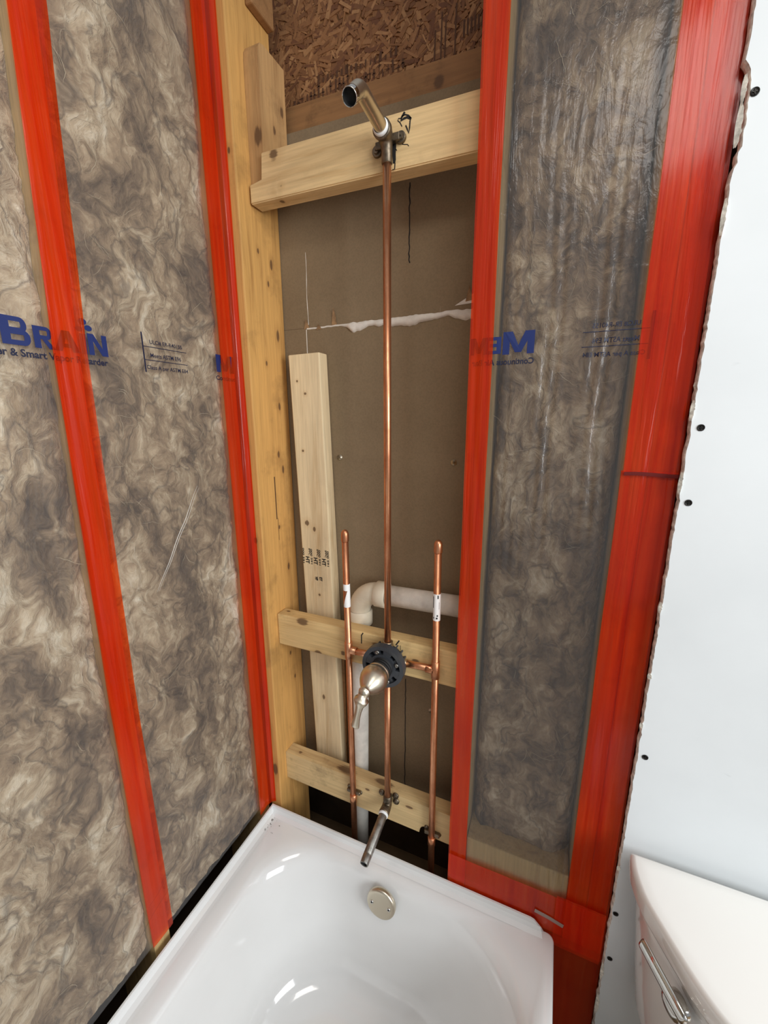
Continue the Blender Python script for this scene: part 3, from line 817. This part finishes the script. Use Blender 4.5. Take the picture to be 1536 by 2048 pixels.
def screw_mesh():
    bm = bmesh.new()
    lathe(bm, (0, 0, 0), (0, -1, 0), [(0, .0052), (.0008, .0050), (.0012, .0044), (.0003, .0030), (-.0002, 0)], 18)
    box(bm, -.0026, .0026, -.0014, -.0004, -.0006, .0006); box(bm, -.0006, .0006, -.0014, -.0004, -.0026, .0026)
    return bm
sc0 = None
for (x, z) in ((.890, 1.894), (.8925, 1.475), (.8925, 1.36), (.8915, .886), (.886, .504), (.8885, .381), (.91, 2.2), (1.30, 1.9), (1.30, 1.5), (1.30, 1.1)):
    if sc0 is None:
        sc0 = mesh_obj('drywall_screw', screw_mesh(), M_['screw'], wr); s = sc0
    else:
        s = sc0.copy(); COL.objects.link(s); s.parent = wr
    s.location = (x, -.0218, z)

# ------------------------------------------------------------------ PVC vent
pv = thing('drain_vent_pipe', 'white plastic vent pipe bending right behind the copper pipes', 'pipe', (.245, .10, 0))
mesh_obj('vertical_pipe', tube_bm([(.238, .105, .02), (.2515, .105, .975)], .0225, 28), M_['pvc'], pv, True)
mesh_obj('horizontal_pipe', tube_bm([(.31, .105, 1.0525), (.537, .105, 1.0565)], .0255, 28), M_['pvc'], pv, True)
c = (.300, .105, 1.000)
pts = [(.2515, .105, .985)] + [Vector(q) for q in arc((.3015, .105, 1.002), .050, 180, 90, 10)] + [(.305, .105, 1.052)]
el = mesh_obj('elbow', tube_bm(pts, .0285, 28), M_['pvc_fit'], pv, True)
mesh_obj('elbow_hub', lathe_bm((.2512, .105, .960), (0, 0, 1), [(0, .0285), (0, .0315), (.002, .033), (.036, .033), (.040, .0295)], 28), M_['pvc_fit'], el, True)
mesh_obj('elbow_hub', lathe_bm((.298, .105, 1.0522), (1, 0, 0), [(0, .0290), (.003, .0330), (.030, .0335), (.032, .0325), (.032, .026)], 28), M_['pvc_fit'], el, True)
bm = bmesh.new()
for i in range(16):
    x = .345+i*.0105
    if random.random() < .75: ribbon(bm, [(x, .105-.0258*math.cos(math.radians(-62)), 1.0545+.0258*math.sin(math.radians(-62))), (x+random.uniform(.003, .008), .105-.0258*math.cos(math.radians(-62)), 1.0545+.0258*math.sin(math.radians(-62)))], random.uniform(.0015, .004), (0, -.5, -.87))
mesh_obj('faded_print', bm, M_['ink_dark'], pv)['kind'] = 'stuff'

# ------------------------------------------------------------------ shower plumbing
YP = .0235; VX, VZ = .3655, .928
pl = thing('shower_plumbing', 'copper shower plumbing with black mixing valve and brushed nickel handle', 'plumbing', (VX, YP, .40))
RP_ = .0079
xr = .3635
mesh_obj('shower_riser', tube_bm([(xr+.0008, YP, .968), (xr, YP, 1.965)], RP_, 20), M_['copper'], pl, True)
mesh_obj('spout_drop', tube_bm([(xr, YP, .515), (xr+.001, YP, .895)], RP_, 20), M_['copper'], pl, True)
def supply(xt, xb, zt, zb, zsl0, zsl1, torn, ztee, side):
    X = lambda z: xb+(xt-xb)*(z-zb)/(zt-zb)
    p = mesh_obj('supply_pipe', tube_bm([(X(zb), YP, zb), (X(zt-.02), YP, zt-.02)], RP_, 20), M_['copper'], pl, True)
    mesh_obj('end_cap', lathe_bm((X(zt-.028), YP, zt-.028), (0, 0, 1), [(0, .0080), (0, .0090), (.001, .0093), (.014, .0093), (.020, .0088), (.025, .0066), (.0275, .0035), (.028, 0)], 20), M_['copper'], p, True)
    s = mesh_obj('pipe_sticker', lathe_bm((X(zsl0), YP, zsl0), (X(zsl1)-X(zsl0), 0, zsl1-zsl0), [(0, .0083), (zsl1-zsl0, .0083)], 24), M_['sticker'], p, True)
    mesh_obj('tee_fitting', tube_bm([(X(ztee-.022), YP, ztee-.022), (X(ztee-.0215), YP, ztee-.0215), (X(ztee+.0215), YP, ztee+.0215), (X(ztee+.022), YP, ztee+.022)], [.0082, .0096, .0096, .0082], 20), M_['copper'], p, True)
    zc = .485 if side < 0 else .448
    mesh_obj('coupling', tube_bm([(X(zc-.02), YP, zc-.02), (X(zc-.0195), YP, zc-.0195), (X(zc+.005), YP, zc+.005), (X(zc+.0055), YP, zc+.0055)], [.0082, .0094, .0094, .0082], 20), M_['copper'], p, True)
    for sx in (-1, 1):
        mesh_obj('clip_screw', lathe_bm((X(.49)+sx*.0165, .0345, zc+.012-sx*.004), (0, -1, 0), [(0, .0062), (.003, .0058), (.005, .003), (.0042, 0)], 14), M_['bronze'], p, True)
    mesh_obj('pipe_clip', box_bm(X(.49)-.020, X(.49)+.020, YP-.001, .034, zc+.006, zc+.016, bev=.002), M_['bronze'], p)
    return X, s
XL, s1 = supply(.256, .2655, 1.238, .10, 1.045, 1.104, True, .928, -1)
XR, s2 = supply(.4805, .4865, 1.239, .10, 1.055, 1.118, False, .931, 1)
# torn hole in the left sticker (bare copper shows) and print on the right one
def patch(X, z0, z1, a0, a1, r, shape):
    bm = bmesh.new(); prev = None; n = 10
    for i in range(n+1):
        t = i/n; z = z0+(z1-z0)*t; lo, hi = shape(t)
        ring = []
        for k in range(7):
            a = math.radians(a0+(a1-a0)*(lo+(hi-lo)*k/6)); ring.append(bm.verts.new((X(z)+r*math.sin(a), YP-r*math.cos(a), z)))
        if prev:
            for k in range(6): bm.faces.new((prev[k], prev[k+1], ring[k+1], ring[k]))
        prev = ring
    return bm
mesh_obj('torn_gap', patch(XL, 1.052, 1.088, -85, 60, .0086, lambda t: (0, .35+.5*t)), M_['copper'], s1.parent, True)
bm = bmesh.new()
for z0, z1, a0, a1 in ((1.085, 1.112, -55, -38), (1.108, 1.116, 22, 40), (1.066, 1.070, 15, 35), (1.060, 1.064, 5, 30), (1.060, 1.064, -40, -25), (1.083, 1.10, 48, 52)):
    merge(bm, patch(XR, z0, z1, a0, a1, .0086, lambda t: (0, 1)))
mesh_obj('sticker_print', bm, M_['marker'], s2.parent)['kind'] = 'stuff'
mesh_obj('inlet_pipe', tube_bm([(XL(.928)+.004, YP, .928), (VX-.03, YP, VZ)], .0082, 20), M_['copper'], pl, True)
mesh_obj('inlet_pipe', tube_bm([(XR(.931)-.004, YP, .931), (VX+.04, YP, VZ)], .0082, 20), M_['copper'], pl, True)
for x0, d in ((XL(.928)+.006, 1), (XR(.931)-.006, -1)):
    mesh_obj('tee_branch', lathe_bm((x0, YP, .9285), (d, 0, 0), [(0, .0098), (.016, .0096), (.0165, .0082)], 20), M_['copper'], pl, True)
mesh_obj('union_collar', lathe_bm((VX+.034, YP, VZ), (1, 0, 0), [(0, .0125), (.006, .0128), (.007, .0105), (.013, .0105), (.0135, .0083)], 24), M_['brass'], pl, True)
mesh_obj('union_collar', lathe_bm((xr+.001, YP, VZ+.034), (0, 0, 1), [(0, .0125), (.006, .0128), (.007, .0108), (.010, .0105), (.011, .0122), (.013, .0122), (.0135, .0083)], 24), M_['brass'], pl, True)
# valve body
vb = bmesh.new()
lathe(vb, (VX, .033, VZ), (0, -1, 0), [(0, .030), (.002, .036), (.018, .038), (.0185, .030), (.022, .030)], 28, True)
for k in range(18):
    a = 2*math.pi*k/18; c, s = math.cos(a), math.sin(a)
    mtx = Matrix.Translation((VX+c*.041, .016, VZ+s*.041)) @ Matrix.Rotation(-a, 4, 'Y')
    bmesh.ops.create_cube(vb, size=1, matrix=mtx @ Matrix.Diagonal((.012, .022, .0035, 1)))
valve = mesh_obj('valve_body', vb, M_['black'], pl)
def ring_plate():
    bm = bmesh.new(); yf, yb = -.012, .006
    def sector(r0, r1, a0, a1, y0, y1):
        n = max(2, int((a1-a0)/6))
        fr = []
        for i in range(n+1):
            a = math.radians(a0+(a1-a0)*i/n); c, s = math.cos(a), math.sin(a)
            fr.append([bm.verts.new((VX+c*r, y, VZ+s*r)) for r, y in ((r0, y0), (r1, y0), (r1, y1), (r0, y1))])
        for p, q in zip(fr, fr[1:]):
            for k in range(4): bm.faces.new((p[k], p[(k+1) % 4], q[(k+1) % 4], q[k]))
        bm.faces.new(fr[0]); bm.faces.new(fr[-1])
    sector(.0425, .0515, 0, 360, yf, yb); sector(.0245, .0315, 0, 360, yf, yb)
    for k in range(8):
        a = 45*k+12; sector(.0310, .0430, a, a+(30 if k % 2 else 26), yf+(.001 if k % 2 else .004), yb)
    sector(.0, .044, 0, 360, yb-.003, yb)
    return bm
mesh_obj('mounting_ring', ring_plate(), M_['black'], valve)
for a in (20, 110, 200, 290):
    bm = bmesh.new(); lathe(bm, (VX+.0372*math.cos(math.radians(a)), -.010, VZ+.0372*math.sin(math.radians(a))), (0, -1, 0), [(0, .0045), (.004, .0045), (.004, .002), (.001, 0)], 12)
    mesh_obj('ring_screw', bm, M_['steel'], valve, True)
mesh_obj('cartridge', lathe_bm((VX, -.002, VZ), (0, -1, 0), [(0, .025), (.014, .025), (.0145, .0225), (.017, .0225), (.0175, .0255), (.022, .0255), (.0225, .0228), (.025, .0228), (.0255, .0262), (.032, .0262), (.033, .023), (.040, .023), (.040, 0)], 32), M_['black2'], valve, True)
hd = mesh_obj('handle', lathe_bm((VX, -.036, VZ), (0, -1, 0), [(-.001, .0255), (0, .0272), (.004, .0276), (.005, .0264), (.007, .0268), (.012, .0300), (.020, .0318), (.029, .0312), (.038, .0282), (.048, .0228), (.057, .0165), (.064, .0122), (.068, .0105), (.070, .0105), (.0705, .0124), (.0725, .0130), (.0745, .0124), (.076, .0110), (.080, .0100), (.083, .0)], 40), M_['nickel'], pl, True)
# lever hangs from the tip
lp = [Vector((VX-.001, -.112, VZ-.001)), Vector((VX-.002, -.1135, VZ-.010)), Vector((VX-.0035, -.1145, VZ-.0125)), Vector((VX-.004, -.115, VZ-.016)), Vector((VX-.005, -.116, VZ-.0215)), Vector((VX-.007, -.117, VZ-.029)), Vector((VX-.010, -.118, VZ-.042)), Vector((VX-.013, -.119, VZ-.056)), Vector((VX-.016, -.119, VZ-.070)), Vector((VX-.018, -.1185, VZ-.081)), Vector((VX-.0185, -.1185, VZ-.0835))]
bm = bmesh.new(); rg = tube(bm, lp, [.010, .0105, .0150, .0160, .0135, .0090, .0072, .0074, .0086, .0094, .0080], 24)
for ring, p, k in zip(rg, lp, [1, 1, 1, 1, .95, .9, .8, .7, .6, .5, .45]):
    for v in ring: v.co.y = p.y+(v.co.y-p.y)*k
mesh_obj('lever', bm, M_['nickel'], hd, True)
# tub spout nipple on its elbow
zb = .502
mesh_obj('spout_elbow', tube_bm([(xr, YP, .530), (xr, YP, .529), (xr, YP, .512), (xr, YP-.002, .504), (xr, YP-.010, .4995), (xr, YP-.024, .4985), (xr, YP-.027, .498)], [.0095, .0112, .0112, .0118, .0125, .0135, .0125], 24), M_['bronze'], pl, True)
for dx, dz in ((-.022, .010), (.021, .015), (.023, -.002)):
    mesh_obj('elbow_ear', lathe_bm((xr+dx*.9, .034, .512+dz), (0, -1, 0), [(0, .0085), (.004, .0082), (.004, .0055), (.007, .005), (.007, .002), (.005, 0)], 16), M_['bronze'], pl, True)
mesh_obj('thread_tape', lathe_bm((xr, -.0025, .4982), (0, -1, -.12), [(0, .0125), (.002, .0128), (.006, .0124), (.0065, .0108)], 24), M_['ptfe'], pl, True)
n0, n1 = Vector((xr, -.006, .4978)), Vector((xr-.001, -.118, .4745)); dn = (n1-n0).normalized(); Ln = (n1-n0).length
nip = mesh_obj('spout_nipple', lathe_bm(n0, dn, [(0, .0108), (Ln-.022, .0108), (Ln-.021, .0103), (Ln-.019, .0107), (Ln-.002, .0103), (Ln, .0098), (Ln, .0082), (Ln-.03, .008), (Ln-.03, 0)], 28), M_['steel'], pl, True)
mesh_obj('nipple_bore', lathe_bm(n0+dn*(Ln-.014), dn, [(0, 0), (0, .0079), (.013, .0081)], 24), M_['black2'], nip, True)
# drop ear elbow and shower arm
ea = mesh_obj('drop_ear_elbow', tube_bm([(xr, YP, 1.945), (xr, YP, 1.946), (xr, YP, 1.966), (xr, YP-.002, 1.976), (xr, YP-.008, 1.985), (xr, YP-.018, 1.988), (xr, YP-.026, 1.988), (xr, YP-.0265, 1.988)], [.0085, .0100, .0102, .0115, .0140, .0168, .0168, .0150], 24), M_['bronze'], pl, True)
bm = bmesh.new()
for dx, dz in ((-.023, -.010), (.024, .002)):
    lathe(bm, (xr+dx, .0340, 1.984+dz), (0, -1, 0), [(0, .0098), (.005, .0095), (.0055, .0085), (.0055, .0058), (.0085, .0052), (.0085, .002), (.006, 0)], 18)
    box(bm, min(xr, xr+dx), max(xr, xr+dx), .022, .0335, 1.984+dz*.6-.006, 1.984+dz*.6+.006, bev=.001)
mesh_obj('mounting_ear', bm, M_['bronze'], ea)
mesh_obj('thread_tape', lathe_bm((xr, YP-.0265, 1.988), (0, -1, .02), [(0, .0138), (.003, .0142), (.006, .0134), (.0065, .0116)], 24), M_['ptfe'], pl, True)
arm = [(xr+.001, -.006, 1.988), (xr+.0015, -.04, 1.990), (xr+.002, -.082, 1.992)]
for i in range(1, 9):
    a = math.radians(43*i/8); arm.append((xr+.002, -.082-.026*math.sin(a), 1.992-.026*(1-math.cos(a))))
e = Vector(arm[-1]); de = Vector((0, -math.cos(math.radians(43)), -math.sin(math.radians(43)))); Le = .038
bm = bmesh.new(); tube(bm, arm+[e+de*Le], .0116, 28, caps=False)
am = mesh_obj('shower_arm', bm, M_['nickel'], pl, True)
tip = e+de*Le
mesh_obj('threaded_end', lathe_bm(tip-de*.014, de, [(0, .0117), (.001, .0122), (.003, .0119), (.005, .0122), (.007, .0119), (.009, .0122), (.011, .0119), (.0135, .0122), (.0142, .0112), (.0, .0106)], 28), M_['chrome'], am, True)
mesh_obj('arm_bore', lathe_bm(tip-de*.010, de, [(0, 0), (0, .0105), (.009, .0107)], 24), M_['black2'], am, True)

# ------------------------------------------------------------------ bathtub
TX0, TX1, TY0, TY1, TZ = .011, .7815, -1.53, -.012, .363
def rrect(x0, x1, y0, y1, r, z, n=14):
    out = []
    for cx, cy, a0 in ((x1-r, y1-r, 0), (x0+r, y1-r, 90), (x0+r, y0+r, 180), (x1-r, y0+r, 270)):
        for i in range(n+1):
            a = math.radians(a0+90*i/n); out.append(Vector((cx+r*math.cos(a), cy+r*math.sin(a), z)))
    # even out the straight runs
    res = []
    m = len(out)
    for i, p in enumerate(out):
        res.append(p); q = out[(i+1) % m]
        if (i+1) % (n+1) == 0:
            for k in range(1, 10): res.append(p.lerp(q, k/10))
    return res
def tub_mesh():
    bm = bmesh.new()
    def R(dx0, dx1, dy0, dy1, r, z): return rrect(TX0+dx0, TX1-dx1, TY0+dy0, TY1-dy1, r, z)
    rings = [R(.004, .006, .004, .0, .012, 0.0), R(0, .004, 0, 0, .012, TZ-.045), R(0, .0, 0, 0, .012, TZ-.022), R(0, .0, 0, 0, .013, TZ-.006), R(.001, .0015, .001, .0005, .013, TZ-.002), R(.003, .005, .004, .002, .014, TZ),
             R(.035, .022, .04, .014, .06, TZ-.0005), R(.055, .034, .06, .026, .11, TZ-.003), R(.064, .044, .07, .034, .15, TZ-.008), R(.070, .052, .078, .041, .165, TZ-.016), R(.076, .060, .086, .047, .175, TZ-.030),
             R(.084, .070, .10, .054, .18, TZ-.06), R(.096, .084, .13, .064, .185, TZ-.12), R(.108, .097, .17, .076, .19, TZ-.19), R(.120, .110, .21, .088, .19, TZ-.25), R(.138, .128, .25, .106, .18, TZ-.285), R(.165, .155, .29, .135, .165, TZ-.302), R(.21, .20, .35, .185, .13, TZ-.309), R(.30, .29, .5, .30, .07, TZ-.313)]
    vr = [[bm.verts.new(p) for p in ring] for ring in rings]
    n = len(vr[0])
    for a, b in zip(vr, vr[1:]):
        for k in range(n): bm.faces.new((a[k], a[(k+1) % n], b[(k+1) % n], b[k]))
    bm.faces.new(vr[-1]); bm.faces.new(vr[0])
    return bm
tubt = thing('bathtub', 'white enamel bathtub in the corner below the pipes', 'bathtub', ((TX0+TX1)/2, (TY0+TY1)/2, 0))
mesh_obj('tub_shell', tub_mesh(), M_['enamel'], tubt, True)
def flange():
    bm = bmesh.new(); t = .004; zt = TZ+.024; zb_ = TZ-.004
    yo = -.0125; xo = TX0+.001
    bm2 = [(.7400, zt), (.7600, zb_)]
    # back strip with a cut corner at its right end
    prof = [(xo, zb_), (.7605, zb_), (.7545, TZ+.006), (.7380, zt-.002), (.730, zt), (xo, zt-.001)]
    a = [bm.verts.new((x, yo, z)) for x, z in prof]; b = [bm.verts.new((x, yo-t, z)) for x, z in prof]
    bm.faces.new(a); bm.faces.new(b)
    for i in range(len(a)): bm.faces.new((a[i], a[(i+1) % len(a)], b[(i+1) % len(a)], b[i]))
    # fillet to the deck
    f0 = [bm.verts.new((x, yo-t, TZ+.012)) for x in (xo+t, .752)]; f1 = [bm.verts.new((x, yo-t-.003, TZ+.003)) for x in (xo+t, .755)]; f2 = [bm.verts.new((x, yo-t-.014, TZ-.0005)) for x in (xo+t, .758)]
    for p, q in ((f0, f1), (f1, f2)): bm.faces.new((p[0], p[1], q[1], q[0]))
    # left strip
    prof = [(TY0+.01, zb_), (yo, zb_), (yo, zt-.001), (TY0+.01, zt)]
    a = [bm.verts.new((xo, y, z)) for y, z in prof]; b = [bm.verts.new((xo+t, y, z)) for y, z in prof]
    bm.faces.new(a); bm.faces.new(b)
    for i in range(4): bm.faces.new((a[i], a[(i+1) % 4], b[(i+1) % 4], b[i]))
    f0 = [bm.verts.new((xo+t, y, TZ+.012)) for y in (yo-t, TY0+.02)]; f1 = [bm.verts.new((xo+t+.003, y, TZ+.003)) for y in (yo-t, TY0+.02)]; f2 = [bm.verts.new((xo+t+.014, y, TZ-.0005)) for y in (yo-t, TY0+.02)]
    for p, q in ((f0, f1), (f1, f2)): bm.faces.new((p[0], p[1], q[1], q[0]))
    return bm
mesh_obj('tile_flange', flange(), M_['enamel'], tubt)
# dirt specks in the far corner of the rim
bm = bmesh.new()
for _ in range(26):
    x, y = random.uniform(.022, .060), random.uniform(-.075, -.03)
    if random.random() < .5: x = random.uniform(.024, .036)
    r = random.uniform(.0005, .0016); vs = [bm.verts.new((x+r*math.cos(k*1.26)*random.uniform(.6, 1.6), y+r*math.sin(k*1.26), TZ+.0006)) for k in range(5)]; bm.faces.new(vs)
mesh_obj('dirt_specks', bm, plain('dark_dirt', (92, 84, 74), .9), tubt)['kind'] = 'stuff'
# overflow plate on the sloping end
oc = Vector((.3895, -.0775, .319)); on = Vector((0, -1, .16)).normalized()
ov = mesh_obj('overflow_plate', lathe_bm(oc-on*.004, on, [(0, .036), (.002, .0375), (.009, .0375), (.012, .0362), (.0135, .0335), (.0142, .028), (.0145, 0)], 44), M_['nickel'], tubt, True)
uu, ww = frame_for(on)
for sx in (-1, 1):
    c = oc+on*.0102+Vector((sx*.0225, 0, 0))
    mesh_obj('plate_screw', lathe_bm(c, on, [(0, .0048), (.0012, .0045), (.0016, .0035), (.0010, .0018), (.0002, .0014), (.0002, 0)], 16), M_['chrome'], ov, True)
    mesh_obj('screw_slot', lathe_bm(c+on*.0003, on, [(0, .0022), (.0011, .0020), (.0012, 0)], 10), M_['black2'], ov)

# ------------------------------------------------------------------ toilet
TCX = 1.097
to = thing('toilet', 'white porcelain toilet tank with chrome lever beside the drywall', 'toilet', (TCX, -.25, 0))
half = [(.889, -.040), (.8875, -.060), (.889, -.082), (.8965, -.116), (.9145, -.155), (.9345, -.194), (.951, -.222), (.971, -.247), (1.000, -.266), (1.040, -.280), (1.097, -.285)]
def outline(inset, sx=1.0, sy=1.0):
    pts = [Vector((x, y)) for x, y in half]
    # smooth the half outline
    fine = []
    for i in range(len(pts)-1):
        p0 = pts[max(i-1, 0)]; p1 = pts[i]; p2 = pts[i+1]; p3 = pts[min(i+2, len(pts)-1)]
        for k in range(4):
            t = k/4
            fine.append(.5*((2*p1)+(-p0+p2)*t+(2*p0-5*p1+4*p2-p3)*t*t+(-p0+3*p1-3*p2+p3)*t**3))
    fine.append(pts[-1])
    full = fine+[Vector((2*TCX-p.x, p.y)) for p in reversed(fine[:-1])]
    c = Vector((TCX, -.15)); out = []
    for p in full:
        d = p-c; l = d.length; d = d*((l-inset)/l)
        out.append(Vector((c.x+d.x*sx, -.04-inset*.3+(c.y+d.y+.04)*sy)))
    return out
def loft(levels):
    bm = bmesh.new(); rs = []
    for inset, z, sx, sy in levels: rs.append([bm.verts.new((p.x, p.y, z)) for p in outline(inset, sx, sy)])
    n = len(rs[0])
    for a, b in zip(rs, rs[1:]):
        for k in range(n): bm.faces.new((a[k], a[(k+1) % n], b[(k+1) % n], b[k]))
    bm.faces.new(rs[0]); bm.faces.new(rs[-1]); return bm
mesh_obj('tank_lid', loft([(.004, .653, 1, 1), (.0008, .655, 1, 1), (0, .658, 1, 1), (0, .680, 1, 1), (.001, .685, 1, 1), (.004, .689, 1, 1), (.009, .6905, 1, 1), (.03, .691, 1, 1)]), M_['porcelain'], to, True)
tank = mesh_obj('tank_body', loft([(.03, .335, .80, .80), (.016, .345, .82, .82), (.012, .37, .84, .84), (.011, .45, .88, .88), (.010, .55, .93, .94), (.010, .62, .965, .975), (.010, .6535, .975, .985)]), M_['porcelain'], to, True)
# flush lever on the bowed front
L0, L1 = Vector((.8935, -.160, .648)), Vector((.9395, -.2350, .632))
d = (L1-L0).normalized(); nrm = Vector((-.88, -.47, 0))
bm = bmesh.new(); pts = [L0, L0+d*.003, L0.lerp(L1, .35), L0.lerp(L1, .7), L0.lerp(L1, .93), L1]
rg = tube(bm, pts, [.0105, .0125, .0125, .0130, .0122, .0085], 16)
for ring, p in zip(rg, pts):
    for v in ring:
        q = v.co-p; k = q.dot(nrm); v.co = p+q-nrm*k*.55
lev = mesh_obj('flush_lever', bm, M_['chrome'], tank, True)
mesh_obj('lever_hub', lathe_bm(Vector((.9330, -.2060, .6130)), nrm, [(-.012, .0185), (.003, .0185), (.007, .0165), (.0095, .010), (.010, 0)], 24), M_['chrome'], tank, True)
# bowl, seat and foot (below the frame)
def bowl_ring(a, b, cy, z, n=40): return [Vector((TCX+a*math.cos(2*math.pi*k/n), cy+b*math.sin(2*math.pi*k/n), z)) for k in range(n)]
bm = bmesh.new(); rs = [[bm.verts.new(p) for p in bowl_ring(*q)] for q in ((.11, .25, -.36, 0), (.10, .23, -.36, .10), (.12, .24, -.40, .20), (.17, .26, -.46, .30), (.185, .27, -.47, .355), (.18, .265, -.47, .365), (.13, .19, -.50, .362), (.11, .16, -.50, .25))]
for a, b in zip(rs, rs[1:]):
    for k in range(40): bm.faces.new((a[k], a[(k+1) % 40], b[(k+1) % 40], b[k]))
bm.faces.new(rs[0]); bm.faces.new(rs[-1]); box(bm, TCX-.12, TCX+.12, -.26, -.07, .25, .345, bev=.02, seg=2)
mesh_obj('bowl', bm, M_['porcelain'], to, True)
bm = bmesh.new(); rs = [[bm.verts.new(p) for p in bowl_ring(*q)] for q in ((.19, .235, -.52, .367), (.19, .235, -.52, .385), (.17, .215, -.52, .395), (.02, .02, -.52, .397))]
for a, b in zip(rs, rs[1:]):
    for k in range(40): bm.faces.new((a[k], a[(k+1) % 40], b[(k+1) % 40], b[k]))
bm.faces.new(rs[0]); bm.faces.new(rs[-1])
mesh_obj('seat_lid', bm, M_['porcelain'], to, True)
